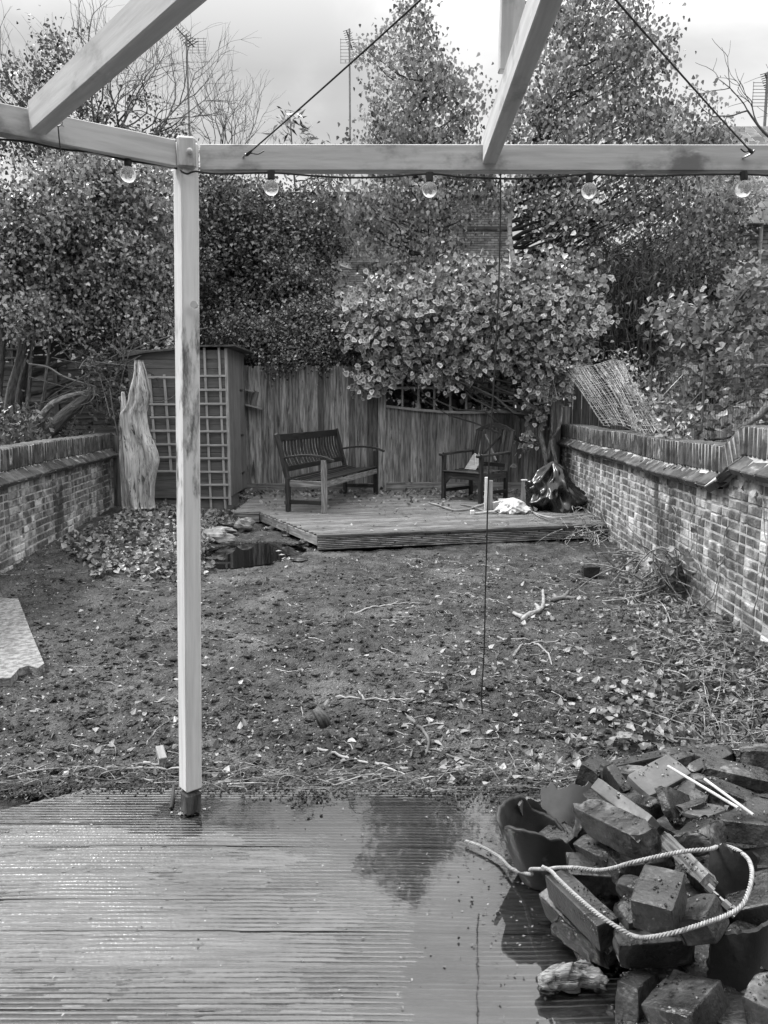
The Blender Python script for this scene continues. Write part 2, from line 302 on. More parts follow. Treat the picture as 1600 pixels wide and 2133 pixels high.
    def leaves(s, pos, size, tmpl, axis_bias=(0, 0, -0.6), nrm_bias=(0, -0.3, 0.6), rand=1.0, tone=None, svar=0.35, edge=None):
        TV, TF = tmpl; n = len(pos); 
        a = rng.normal(size=(n, 3))*rand+A(axis_bias); a /= np.linalg.norm(a, axis=1)[:, None]
        nr = rng.normal(size=(n, 3))*rand*0.7+A(nrm_bias); x = np.cross(a, nr); x /= np.maximum(1e-6, np.linalg.norm(x, axis=1))[:, None]
        z = np.cross(x, a); sc = size*(1+svar*rng.uniform(-1, 1, n))
        V = (TV[None, :, 0, None]*x[:, None]+TV[None, :, 1, None]*a[:, None]+TV[None, :, 2, None]*z[:, None])*sc[:, None, None]+np.asarray(pos)[:, None]
        k = len(TV); Fq = (A(TF)[None]+np.arange(n)[:, None, None]*k).reshape(-1, A(TF).shape[1])
        tn = rng.random(n) if tone is None else np.asarray(tone)
        return s.add(V.reshape(-1, 3), Fq, None, np.repeat(tn, k), None if edge is None else np.tile(edge, n))
    def obj(s, name, mats, parent=None, base=None, smooth=False, **tags):
        V = np.vstack(s.v); 
        if base is None: base = WL[parent.name] if parent else np.array((V[:, 0].mean(), V[:, 1].mean(), V[:, 2].min()))
        base = A(base, float); me = bpy.data.meshes.new(name); me.vertices.add(len(V)); me.vertices.foreach_set('co', (V-base).astype(np.float32).ravel())
        li = np.concatenate([f.ravel() for f, _ in s.f]); ln = np.concatenate([np.full(len(f), f.shape[1]) for f, _ in s.f]); mi = np.concatenate([np.full(len(f), m) for f, m in s.f])
        me.loops.add(len(li)); me.loops.foreach_set('vertex_index', li.astype(np.int32)); me.polygons.add(len(ln))
        me.polygons.foreach_set('loop_start', np.concatenate(([0], np.cumsum(ln)[:-1])).astype(np.int32)); me.polygons.foreach_set('loop_total', ln.astype(np.int32))
        me.polygons.foreach_set('material_index', mi.astype(np.int32)); me.update(calc_edges=True)
        for nm, ty, dat in (('gc', 'FLOAT_VECTOR', np.vstack(s.g)), ('tone', 'FLOAT', np.concatenate(s.t)), ('edge', 'FLOAT', np.concatenate(s.e))):
            a = me.attributes.new(nm, ty, 'POINT'); a.data.foreach_set('vector' if ty[-1] == 'R' else 'value', dat.astype(np.float32).ravel())
        me.polygons.foreach_set('use_smooth', np.full(len(ln), bool(smooth)))
        for m in (mats if isinstance(mats, (list, tuple)) else [mats]): me.materials.append(MT[m])
        o = bpy.data.objects.new(name, me); COL.objects.link(o)
        if parent: o.parent = parent; o.location = base-WL[parent.name]
        else: o.location = base
        WL[o.name] = base
        for k, v in tags.items(): o[k] = v
        return o
WL = {}
def thing(name, label, category, base, **kw):
    o = bpy.data.objects.new(name, None); o.empty_display_size = 0.2; COL.objects.link(o); o.location = base; WL[o.name] = A(base, float)
    o['label'] = label; o['category'] = category
    for k, v in kw.items(): o[k] = v
    return o
KITE = (A([(0, 0, 0), (.36, .38, .06), (0, 1, -.05), (-.36, .38, .06)], float), [(0, 1, 2), (0, 2, 3)])
BIRCH = (A([(0, 0, 0), (.42, .22, .05), (.25, .62, .04), (0, 1.05, -.06), (-.25, .62, .04), (-.42, .22, .05)], float), [(0, 1, 2, 3), (0, 3, 4, 5)])
SLIM = (A([(0, 0, 0), (.13, .4, .04), (0, 1, -.12), (-.13, .4, .04)], float), [(0, 1, 2), (0, 2, 3)])
_r = [(0, -.02), (.34, -.08), (.55, .22), (.36, .62), (0, 1.02), (-.36, .62), (-.55, .22), (-.34, -.08)]
IVY = (A([(0, .36, -.03)]+[(x, y, .05+.05*math.sin(3*i)) for i, (x, y) in enumerate(_r)], float), [(0, i+1, (i+1) % 8+1) for i in range(8)])
IVY_E = A([0.0]+[1.0]*8)
def curve_pts(p0, p1, bend, n=6, wob=0.0):
    p0 = A(p0, float); p1 = A(p1, float); t = np.linspace(0, 1, n)[:, None]
    P = p0+(p1-p0)*t+A(bend)*(4*t*(1-t))
    if wob: P[1:-1] += rng.normal(size=(n-2, 3))*wob
    return P
def smooth_path(P, n=8):
    """Catmull-Rom through the points"""
    P = A(P, float); Q = np.vstack((2*P[0]-P[1], P, 2*P[-1]-P[-2])); out = []
    for i in range(1, len(Q)-2):
        for t in np.linspace(0, 1, n, endpoint=False):
            a, b, c, d = Q[i-1], Q[i], Q[i+1], Q[i+2]
            out.append(0.5*((2*b)+(-a+c)*t+(2*a-5*b+4*c-d)*t*t+(-a+3*b-3*c+d)*t**3))
    out.append(P[-1]); return A(out)
# ================================================================== GROUND
YD = onz(600, 1641, 0)[1]                     # far edge of the near deck
PZ = 0.12                                     # top of the far platform
pf0 = onz(662, 1115, PZ); pf1 = onz(1225, 1093, PZ); pl1 = onz(540, 1067, PZ); pl2 = onz(487, 1067, PZ)
POND_C = onz(518, 1156, -0.09); 
def in_pond(x, y):
    a = np.arctan2(y-POND_C[1], x-POND_C[0])
    rx = 0.54+0.05*np.sin(3*a+1); ry = 0.70+0.07*np.sin(2*a)
    return np.sqrt(((x-POND_C[0]-0.12*(y-POND_C[1]))/rx)**2+((y-POND_C[1])/ry)**2)
def gh(x, y, fine=True):
    x = np.asarray(x, float); y = np.asarray(y, float)
    h = -0.085+0.05*fbm(x*0.8, y*0.8, 3, 3)+0.06*np.clip((y-8)/3, 0, 1)
    h = h+0.06*np.exp(-((y-YD-0.13)/0.22)**2)*(.7+1.2*fbm(x*4, y*4, 2, 77))
    h = h+0.12*np.clip((-x-1.9)/1.2, 0, 1)*np.clip((y-6)/1.5, 0, 1)          # left bed rises
    h = h+0.10*np.clip((x-1.55)/0.8, 0, 1)*np.clip((6.2-y)/1.5, 0, 1)*np.clip((y-3)/0.8, 0.2, 1)  # litter bank on the right
    if fine:
        c = fbm(x*7, y*7, 4, 9, 0.65); h = h+0.045*c+0.040*np.maximum(0, fbm(x*20, y*20, 3, 5, 0.6))+0.012*fbm(x*60, y*60, 2, 15)
    d = in_pond(x, y); h = h+(np.minimum(h, -0.06)-h)*np.clip((1.5-d)/0.25, 0, 1)*(y < POND_C[1]+.2)-0.30*np.clip((1.04-d)/0.16, 0, 1)
    return h
b = B()
ys = [YD-0.25]; 
while ys[-1] < 13.2: ys.append(ys[-1]+0.008*(ys[-1]/3)**1.55)
ys = A(ys); xs = np.arange(-5.2, 4.0, 0.021); X, Y = np.meshgrid(xs, ys)
Z = gh(X, Y)
# the soil tucks under the near deck
Z = np.where(Y < YD-0.01, np.minimum(Z, -0.06), Z); Z = np.where((Y < YD) & (X < 1.0), np.minimum(Z, -0.05), Z)
nx, ny = len(xs), len(ys); i, j = np.meshgrid(np.arange(ny-1), np.arange(nx-1), indexing='ij'); i = i.ravel(); j = j.ravel()
b.add(np.column_stack((X.ravel(), Y.ravel(), Z.ravel())), np.stack((i*nx+j, i*nx+j+1, (i+1)*nx+j+1, (i+1)*nx+j), -1))
b.obj('soil_ground', 'soil', base=(0, 6, 0), smooth=True, kind='structure')
b = B(); b.add([(-200, -60, -0.42), (200, -60, -0.42), (200, 300, -0.42), (-200, 300, -0.42)], [(0, 1, 2, 3)])
b.obj('ground', 'turf', base=(0, 0, -0.42), kind='structure')

# ================================================================== NEAR DECK, flooded
m = mat('wet_deck', 0.075, 0.145, (1.1, 26, 26), 2.4, 9, (0.28, 0.5), 0.45, 0.004, 0.06, stain=(0.085, (1.4, 5, 5), 1.8, 0.52, 0.7), stain2=(0.05, (3, 9, 9), 3.5, 0.58, 0.72), coat=0.9, fine=110)
_p = [n for n in m.node_tree.nodes if n.type == 'BSDF_PRINCIPLED'][0]; _p.inputs['Coat IOR'].default_value = 1.62; _p.inputs['Coat Roughness'].default_value = 0.2
MT['wet_deck'] = m
def watermat(name, ior, tint, wav, wsc, rough=0.03):
    m = bpy.data.materials.new(name); m.use_nodes = True; t = m.node_tree; t.nodes.clear(); L = t.links.new
    out = N(t, 'ShaderNodeOutputMaterial'); g = N(t, 'ShaderNodeBsdfGlossy'); g.inputs['Roughness'].default_value = rough; g.inputs[0].default_value = (.95, .95, .95, 1)
    tr = N(t, 'ShaderNodeBsdfTransparent'); tr.inputs[0].default_value = (tint,)*3+(1,); fr = N(t, 'ShaderNodeFresnel'); fr.inputs[0].default_value = ior
    ms = N(t, 'ShaderNodeMixShader'); L(fr.outputs[0], ms.inputs[0]); L(tr.outputs[0], ms.inputs[1]); L(g.outputs[0], ms.inputs[2]); L(ms.outputs[0], out.inputs[0])
    a = N(t, 'ShaderNodeAttribute', attribute_name='gc'); n = N(t, 'ShaderNodeTexNoise'); n.inputs['Scale'].default_value = wsc; n.inputs['Detail'].default_value = 3
    L(a.outputs['Vector'], n.inputs[0]); bp = N(t, 'ShaderNodeBump'); bp.inputs['Strength'].default_value = wav; bp.inputs['Distance'].default_value = 0.002
    L(n.outputs[0], bp.inputs['Height']); L(bp.outputs[0], g.inputs['Normal']); L(bp.outputs[0], fr.inputs['Normal'])
    MT[name] = m
watermat('puddle_water', 1.95, 0.85, 0.14, 14); watermat('pond_water', 1.45, 0.10, 0.05, 6)
dl0 = onz(185, 1645, 0); dl1 = onz(0, 1688, 0)
def deck_left(y): return np.where(y > dl1[1], dl0[0]+(dl1[0]-dl0[0])*(dl0[1]-y)/(dl0[1]-dl1[1]), dl1[0]-(dl1[1]-y)*1.5)
def gs(x, y, px, py, rx, ry):
    c = onz(px, py, 0); e = onz(px+rx, py, 0)[0]-c[0]; f = (onz(px, py-ry, 0)[1]-onz(px, py+ry, 0)[1])/2
    return np.exp(-(((x-c[0])/e)**2+((y-c[1])/f)**2)**0.9)
def deck_level(x, y):
    v = 0.0034+0.0040*fbm(x*1.9, y*2.4, 4, 21)+0.0036*fbm(x*10, y*13, 4, 31)
    v = v-0.0056*gs(x, y, 760, 1700, 360, 52)-0.0040*gs(x, y, 500, 1690, 200, 30)
    v = v-0.0058*gs(x, y, 1000, 1800, 110, 110)-0.0064*gs(x, y, 1030, 1990, 170, 170)-0.0060*gs(x, y, 1120, 2133, 230, 120)
    v = v-0.0030*gs(x, y, 780, 1790, 150, 60)-0.0042*gs(x, y, 1200, 1800, 220, 260)
    return v
b = B(); PITCHG = 0.0185; rows = []; y = 0.9; gi = 0
prof = [(0.0, 0), (0.30, 0), (0.46, -1), (0.84, -1)]
while y < YD:
    deep = (gi % 8 == 7)
    for (t, d) in prof: rows.append((y+t*PITCHG, d*(0.0032 if not deep else 0.0042), gi))
    y += PITCHG; gi += 1
rows = [r for r in rows if r[0] <= YD]; ry = A([r[0] for r in rows]); rd = A([r[1] for r in rows]); bi = A([r[2]//8 for r in rows])
nc = 150; uu = np.linspace(0, 1, nc); XL = deck_left(ry)[:, None]; XR = 2.6
X = XL+(XR-XL)*uu[None, :]; Y = np.repeat(ry[:, None], nc, 1)+0.0022*np.sin(X*1.3+bi[:, None]*2.1)
btone = rng.random(bi.max()+1); boff = rng.uniform(-0.0003, 0.0003, bi.max()+1)
wear = 0.35+1.3*np.clip(fbm(X*2.2, Y*4, 4, 44)+0.35, 0, 1)
Z = deck_level(X, Y)+boff[bi][:, None]+rd[:, None]*np.clip(wear, 0.3, 1.2)+0.0012*fbm(X*26, Y*60, 3, 61)
G = np.column_stack((X.ravel(), Y.ravel(), Z.ravel()))+np.repeat(A([(k*3.7, 0, k*1.3) for k in bi]), nc, 0)
nr = len(ry); i, j = np.meshgrid(np.arange(nr-1), np.arange(nc-1), indexing='ij'); i = i.ravel(); j = j.ravel()
b.add(np.column_stack((X.ravel(), Y.ravel(), Z.ravel())), np.stack((i*nc+j, i*nc+j+1, (i+1)*nc+j+1, (i+1)*nc+j), -1), G, np.repeat(btone[bi], nc))
# riser of the deck towards the soil
b.box((dl0[0], YD-0.004, -0.16), (XR, YD+0.018, -0.004), 0.002, 0.4)
b.obj('timber_deck', 'wet_deck', base=(0, 2, 0), kind='structure')
b = B(); yy = np.linspace(0.9, YD-0.005, 60); xx = np.linspace(0, 1, 60); XL = deck_left(yy)[:, None]
X = XL+0.01+(2.55-XL)*xx[None]; Y = np.repeat(yy[:, None], 60, 1); i, j = np.meshgrid(np.arange(59), np.arange(59), indexing='ij'); i = i.ravel(); j = j.ravel()
b.add(np.column_stack((X.ravel(), Y.ravel(), 0*X.ravel())), np.stack((i*60+j, i*60+j+1, (i+1)*60+j+1, (i+1)*60+j), -1))
b.obj('puddle_water', 'puddle_water', base=(0, 2, 0), kind='structure')

# ================================================================== FAR PLATFORM
YF = 12.62                                    # the fence line
plat = thing('raised_platform', 'low weathered deck platform along the back fence, carrying the bench and armchair', 'deck', (0.4, 10.5, 0))
b = B()
def edge_y(x):
    if x < pl1[0]: return pl1[1]
    if x < pf0[0]: return pl1[1]+(pf0[1]-pl1[1])*(x-pl1[0])/(pf0[0]-pl1[0])
    return pf0[1]+(pf1[1]-pf0[1])*(x-pf0[0])/(pf1[0]-pf0[0])
fd = unit(pf1-pf0)                              # boards run along the front edge
bw_ = 0.12
def xr_wall(y): return 2.5+0.0533*(y-5)-0.02
for k in range(-2, 40):
    o = pf0+A((-fd[1], fd[0], 0))*(k*bw_)
    # clip this board against the left diagonal / shed edge and the right wall
    t = np.linspace(-3, 4.2, 400); P = o[None]+fd[None]*t[:, None]
    ok = [(p[1] >= edge_y(p[0])-0.02) and p[0] < xr_wall(p[1]) and p[1] < YF-0.02 and (p[0] > pl2[0]-0.02) for p in P]
    idx = np.where(ok)[0]
    if len(idx) < 8: continue
    p0, p1 = P[idx[0]], P[idx[-1]]; cuts = [0, 1]
    if random.random() < 0.6: cuts = [0, random.uniform(.3, .7), 1]
    for a, c in zip(cuts[:-1], cuts[1:]):
        q0 = p0+(p1-p0)*a; q1 = p0+(p1-p0)*c-fd*0.004
        for g in range(6):       # grooved face: six ridges per board
            off = A((-fd[1], fd[0], 0))*((g+0.5)*bw_/6.0)
            b.bar(q0+off+A((0, 0, -0.012)), q1+off+A((0, 0, -0.012)), bw_/6-0.0045, 0.024, bev=0.002, tone=((k*37) % 11)/11*0.7+0.15*random.random())
b.obj('decking_boards', 'platform', plat)
b = B(); b.add([pl2+A((0, 0, -.026)), pl1+A((0, .0, -.026)), pf0+A((0, 0, -.026)), A((xr_wall(9), edge_y(2.6), PZ-.026)), A((xr_wall(12.6), YF, PZ-.026)), A((pl2[0], YF, PZ-.026))], [(0, 1, 2, 3, 4, 5)])
b.obj('underlay', 'dark_timber', plat)
b = B()
n_ = A((-fd[1], fd[0], 0)); fe = pf0+fd*3.5
for g in range(7):
    z = PZ-0.034-g*0.0205
    b.bar(pf0+A((0, 0, z-PZ))+n_*.015, fe+A((0, 0, z-PZ))+n_*.015, 0.022, 0.0120, bev=0.002, tone=0.6+0.4*random.random())
MT['fascia'] = mat('fascia', 0.06, 0.30, (2, 6, 6), 2.4, 9, (0.35, 0.6), 0.4, 0.004, 0.3, stain=(0.36, (3, 1.5, 1.5), 2.0, 0.54, 0.68), stain2=(0.02, (9, 2, 2), 1.6, 0.58, 0.66))
b.obj('fascia_board', 'fascia', plat)
b = B(); b.bar(pf0+A((0, 0, -.10))+n_*.028, fe+A((0, 0, -.10))+n_*.028, 0.02, 0.15, tone=0.3)
b.obj('backing_board', 'dark_timber', plat)

b = B(); b.bar(pl1+A((0.02, 0, -.07)), pf0+A((0.0, 0.02, -.07)), 0.022, 0.10, tone=0.8); b.bar(pl2+A((0, .015, -.075)), pl1+A((0, .015, -.075)), 0.022, 0.12, tone=0.5)
b.obj('fascia_board', 'platform', plat)
b = B(); q = onz(737, 1128, -0.02); b.box((q[0]-.045, q[1]-.09, -.16), (q[0]+.045, q[1], .085), 0.004); b.obj('corner_post', 'dark_timber', plat)
b = B(); q = onz(690, 1130, -0.03); b.rblock((q[0]+.02, q[1]+0.06, -.07), np.eye(3), (.20, .1, .07), amp=.004, seed=2); b.obj('support_block', 'white_paint', plat)

# ================================================================== POND
b = B(); nn = 40
ring = []
for k in range(nn):
    a = 2*math.pi*k/nn; rx = 0.58+0.05*math.sin(3*a+1); ry_ = 0.74+0.07*math.sin(2*a)
    y = POND_C[1]+ry_*math.sin(a)*1.03; ring.append((POND_C[0]+rx*math.cos(a)*1.03+0.12*(y-POND_C[1]), y, -0.078))
b.add([(POND_C[0], POND_C[1], -0.078)]+ring, [(0, k+1, (k+1) % nn+1) for k in range(nn)])
b.obj('pond_water', 'pond_water', base=(POND_C[0], POND_C[1], -0.078), kind='structure')
def stone(px, py, z, w, h, d, seed, label, m='stone', flat=1.0, yaw=0.0, **kw):
    p = onz(px, py, z); q = B(); off = A((seed*3.1, seed*1.7, seed*5.3)); ca, sa = math.cos(yaw), math.sin(yaw)
    def fn(dv):
        s_ = Vector(dv*1.3+off); return 0.85+0.5*mn.noise(s_)+0.12*mn.noise(s_*4)
    q.ball((0, 0, 0), (w/2, d/2, h/2*flat), 18, 12, 0.3+0.5*random.random(), fn)
    V = q.v[0]; q.v[0] = np.column_stack((V[:, 0]*ca-V[:, 1]*sa, V[:, 0]*sa+V[:, 1]*ca, V[:, 2]))+A((p[0], p[1], p[2]+h*0.18))
    o = q.obj('stone', m, label=label, category='stone', **kw); return o
stone(590, 1075, 0.0, .34, .22, .28, 3, 'pale mottled stone tucked under the left corner of the platform')
stone(508, 1100, -0.01, .28, .22, .26, 4, 'rounded pale stone at the back left rim of the pond')
stone(462, 1108, -0.02, .36, .12, .28, 5, 'long light stone slab on the left rim of the pond')
stone(455, 1128, -0.05, .40, .26, .32, 6, 'craggy light rock beside the pond nearest the pergola post')
stone(478, 1092, 0.02, .30, .06, .22, 7, 'flat dark slate lying on the stones behind the pond', 'block')
stone(440, 1080, 0.0, .22, .2, .2, 8, 'large pale boulder by the foot of the shed corner')
stone(560, 1108, -0.06, .20, .12, .16, 9, 'dark wet stone under the platform edge at the back of the pond', 'block')
stone(598, 1116, -0.05, .16, .17, .16, 10, 'upright dark stone under the middle of the diagonal platform edge', 'block')
stone(620, 1166, -0.08, .30, .05, .30, 11, 'broad flat grey stone on the right rim of the pond', 'block')
stone(640, 1135, -0.06, .28, .14, .20, 12, 'dark stone below the front left corner of the platform', 'block')
b = B()
for k in range(3):
    p = onz(578+k*6-4, 1148+k*8, -0.076); b.leaves(p[None], 0.09, KITE, (1, .3, 0), (0, 0, 1), 0.05, [0.9])
b.obj('floating_leaves', 'leaf_litter', label='few pale leaves floating on the dark pond', category='leaves', kind='stuff')

# ================================================================== BRICK WALLS
def brick_wall(name, label, p0, p1, ztop, zbot, side, seed, group):
    """p0 near end, p1 far end (x,y); side=+1 visible face looks to -x (right-hand wall), -1 to +x"""
    random.seed(seed); d = A((p1[0]-p0[0], p1[1]-p0[1], 0)); L = np.linalg.norm(d); d = d/L; n = A((-side*abs(d[1]), side*d[0]*np.sign(d[1]), 0)); n = unit(n)
    if side > 0: n = unit(A((-d[1], d[0], 0)))
    else: n = unit(A((d[1], -d[0], 0)))
    base = A((p0[0], p0[1], 0)); t = thing(name, label, 'brick wall', ((p0[0]+p1[0])/2, (p0[1]+p1[1])/2, zbot), **({'group': group} if group else {}))
    ax = (d, n, A((0, 0, 1))); TH = 0.22; bk = B()
    nC = int((max(ztop(0), ztop(L))-zbot)/0.075)+1
    for c in range(nC):
        z = zbot+0.0375+c*0.075; x = -0.05 if c % 2 else 0.06
        q = 0
        while x < L:
            ln = 0.215 if (q+c) % 2 == 0 else 0.1025; q += 1     # Flemish bond
            xm = x+ln/2
            if z+0.03 < ztop(xm)-0.335 and xm < L:
                j = random.uniform(-.004, .005); wob = 0.006*math.sin(xm*1.1+c*.6)
                bk.cbox(base+d*(xm+random.uniform(-.003, .003))+n*(-0.0545+j)+A((0, 0, z+wob)), ax, (ln-random.uniform(0, .006), 0.12, 0.065-random.uniform(0, .006)), 0.006,
                        random.random()**1.5, goff=base+d*xm+A((0, 0, z)))
            x += ln+0.0105
    bk.obj('brickwork', 'brick', t)
    mo = B(); S = 90; V = []; 
    for k in range(S+1):
        x = L*k/S; 
        for (o, z) in ((0, zbot), (0, ztop(x)-.335), (-TH, ztop(x)-.335), (-TH, zbot)): V.append(base+d*x+n*o+A((0, 0, z)))
    Fq = [(k*4+a, (k+1)*4+a, (k+1)*4+(a+1) % 4, k*4+(a+1) % 4) for k in range(S) for a in range(4)]+[(3, 2, 1, 0), (S*4, S*4+1, S*4+2, S*4+3)]
    mo.add(V, Fq); mo.obj('mortar', 'mortar', t)
    led = B(); x = 0.0; zt = ztop
    while x < L:       # sloping ledge of splayed bricks that oversails the face
        ln = 0.215; xm = x+ln/2; sl = (zt(xm+.05)-zt(xm-.05))/.1; dd = unit(d+A((0, 0, sl))); z = zt(xm)-.335+.055
        nn_ = unit(n-A((0, 0, .72))); led.cbox(base+d*xm+n*0.028+A((0, 0, z+random.uniform(-.004, .004))), (dd, nn_, np.cross(dd, nn_)), ((ln-.012)*math.sqrt(1+sl*sl), .15, .062), .008, random.random())
        x += ln
    led.obj('ledge_course', 'coping', t)
    cm = B(); V = []
    for k in range(S+1):
        x = L*k/S
        for (o, z) in ((0.096, -.312), (-.006, -.219), (.003, -.010), (-TH+.0, -.008), (-TH, -.335)): V.append(base+d*x+n*(o+random.uniform(-.003, .003))+A((0, 0, zt(x)+z+random.uniform(-.003, .003))))
    Fq = [(k*5+a, (k+1)*5+a, (k+1)*5+(a+1) % 5, k*5+(a+1) % 5) for k in range(S) for a in range(5)]; cm.add(V, Fq); cm.obj('coping_mortar', 'coping_mortar', t)
    so_ = B(); x = 0.0
    while x < L:       # soldier course on top
        w = 0.065; xm = x+w/2; sl = (zt(xm+.05)-zt(xm-.05))/.1; dd = unit(d+A((0, 0, sl))); up = unit(np.cross(dd, n)); up = up*np.sign(up[2])
        so_.cbox(base+d*xm+n*(-.10+random.uniform(-.004, .004))+A((0, 0, zt(xm)-.107+random.uniform(-.004, .004))), (up, dd, n), (.215, (w-random.uniform(.004, .009)), .218), .013, random.random())
        x += 0.0735
    so_.obj('soldier_course', 'coping', t)
    return t
def sst(t): t = min(1, max(0, t)); return t*t*(3-2*t)
wr0 = (2.37, 2.6); wr1 = (2.905, 12.62); Lr = math.hypot(wr1[0]-wr0[0], wr1[1]-wr0[1])
brick_wall('brick_wall', 'old brick garden wall on the right with efflorescence and a raised curved coping', wr0, wr1,
           lambda s: 1.235+0.17*(1-sst(((2.6+s)-5.35)/0.45))+0.008*math.sin(s*2.3), -0.25, 1, 11, None)
wl0 = (-3.27, 4.4); wl1 = (-3.88, 10.9)
brick_wall('brick_wall', 'old brick garden wall on the left with pale salt streaks, under the ivy clad tree', wl0, wl1,
           lambda s: 1.145+0.006*math.sin(s*1.9), -0.25, -1, 12, None)
random.seed(21)
b = B(); q = onz(235, 1060, 0.0); b.bar((wl1[0]+.03, wl1[1]+.10, -.05), (wl1[0]+.06, wl1[1]+.10, 1.10), 0.11, 0.07, up=(1, 0, 0)); 
b.obj('timber_post', 'fence_wood', label='short dark timber post at the end of the left brick wall', category='post')
b = B()
for c in range(12):
    for k in range(2):
        if c > 9 and k: continue
        b.cbox((wl1[0]+.20+k*.12+(c % 2)*.05, wl1[1]+.42, c*.075), np.eye(3), (.20 if (k+c) % 2 else .10, .2, .066), .006, random.random())
b.obj('brick_pier', 'brick', label='low broken brick pier between the left wall and the pale log', category='pier')

# ================================================================== BACK FENCE
fen = thing('board_fence', 'tall weathered featheredge fence behind the bench and armchair', 'fence', (0.2, YF, 0))
pxs = lambda px, py=900: at(px, py, YF)[0]
x0f, xp, x1f = pxs(506), pxs(796), pxs(1172)
def boards(xa, xb, top, zlo, dark=False):
    b = B(); x = xa; k = 0
    while x < xb:
        w = 0.100+random.uniform(-.006, .01); tz = top(x+w/2)+random.uniform(-.012, .012)
        ang = 0.13; ax = (A((0, 0, 1)), A((math.cos(ang), math.sin(ang), 0)), A((-math.sin(ang), math.cos(ang), 0)))
        lean = random.uniform(-.006, .006); z0 = zlo+random.uniform(-.006, .004)
        b.cbox((x+w/2, YF+.004*random.random(), (z0+tz)/2), ax, (tz-z0, w+.012, .013), .002, random.random())
        x += w; k += 1
    return b
ztL = at(600, 762, YF)[2]
boards(x0f-.3, xp-.06, lambda x: ztL+0.01*math.sin(x*3), PZ+.13).obj('board_panel', 'fence_wood', fen)
def ztR(x):
    u = (x-xp)/(x1f-xp); return at(800, 845+14*math.sin(math.pi*min(1, u*1.05)), YF)[2]
boards(xp+.07, x1f+.05, ztR, PZ+.15).obj('board_panel', 'fence_wood', fen)
b = B(); 
b.box((x0f-.3, YF-.02, PZ-.05), (xp-.07, YF+.005, PZ+.135), .003, .45, 0); b.box((xp+.07, YF-.02, PZ-.05), (x1f, YF+.005, PZ+.155), .003, .7, 0)
b.obj('gravel_board', 'platform', fen)
b = B(); b.box((xp-.065, YF-.10, -.1), (xp+.065, YF+.02, at(797, 792, YF)[2]), .006, .7, 2); b.obj('post', 'fence_wood', fen)
b = B(); p0 = at(1150, 1000, YF-.05); p1 = at(1162, 765, YF-.05); b.bar((p0[0], p0[1], -.1), p1, 0.16, 0.14, up=(0, 1, 0), tone=.5); b.obj('post', 'fence_wood', fen)
b = B()   # trellis let into the dished top
zt_ = at(800, 808, YF)[2]
for px in range(838, 1080, 33): b.box((pxs(px)-.017, YF-.028, ztR(pxs(px))-.02), (pxs(px)+.017, YF-.008, zt_+.3), .003, None, 2)
b.box((xp+.06, YF-.05, zt_-.02), (x1f, YF-.030, zt_+.02), .003, .6, 0)
n = 14
for k in range(n):
    xa = xp+.06+(x1f-xp-.06)*k/n; xb = xp+.06+(x1f-xp-.06)*(k+1)/n; b.bar((xa, YF-.045, ztR(xa)), (xb+.002, YF-.045, ztR(xb)), .035, .042, bev=.002, tone=.8)
b.obj('trellis', 'trellis_wood', fen)
b = B(); 
for (pa, pb) in (((512, 843), (548, 852)), ((512, 812), (530, 816))): b.bar(at(*pa, YF-.10), at(*pb, YF-.10), .14, .022, tone=.6)
b.bar(at(527, 846, YF-.05), at(534, 815, YF-.05), .09, .02, up=(0, 1, 0), tone=.3)
b.obj('shelf', 'fence_wood', fen, label='small broken wooden shelf nailed to the fence beside the shed')
# lantern finial on the middle post
lan = thing('post_lantern', 'small wooden roofed lantern standing on the middle fence post', 'lantern', (xp, YF-.04, at(797, 812, YF)[2]))
zb = at(797, 803, YF)[2]+.0; b = B()
b.box((xp-.085, YF-.13, zb-.11), (xp+.085, YF+.04, zb-.085), .004, .6)
b.obj('base_plate', 'fence_wood', lan)
for sx_ in (-1, 1):
    for sy in (-1, 1):
        b = B(); b.box((xp+sx_*.055-.009, YF-.045+sy*.05-.009, zb-.084), (xp+sx_*.055+.009, YF-.045+sy*.05+.009, zb+.10), .002, .5, 2); b.obj('leg', 'fence_wood', lan)
b = B(); c = A((xp, YF-.045, zb+.20)); q = [A((xp+sx_*.12, YF-.045+sy*.11, zb+.10)) for sx_, sy in ((-1, -1), (1, -1), (1, 1), (-1, 1))]
b.add(q+[c], [(0, 1, 4), (1, 2, 4), (2, 3, 4), (3, 0, 4), (3, 2, 1, 0)]); b.obj('roof', 'fence_dark', lan)

# dark boarded fence of the neighbouring garden, seen past the end of the right wall
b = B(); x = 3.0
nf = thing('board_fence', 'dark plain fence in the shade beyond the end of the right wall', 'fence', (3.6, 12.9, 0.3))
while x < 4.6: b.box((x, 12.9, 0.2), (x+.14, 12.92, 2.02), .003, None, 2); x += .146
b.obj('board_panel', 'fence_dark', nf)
b = B(); b.bar((3.05, 12.87, .3), (4.4, 12.87, 1.5), .09, .03, tone=.5); b.obj('brace', 'fence_dark', nf)
b = B(); x = 4.2
rf_ = thing('board_fence', 'weathered brown fence seen through the wire mesh beyond the right wall', 'fence', (5.0, 9.0, 0.2))
y = 6.6
while y < 12.7: b.box((4.45, y, 0.1), (4.465, y+.13, 1.55), .003, None, 2); y += .136
b.obj('board_panel', 'fence_wood', rf_)
b = B(); b.bar((4.43, 6.6, 1.57), (4.43, 12.7, 1.57), .06, .03); b.obj('top_rail', 'fence_wood', rf_)

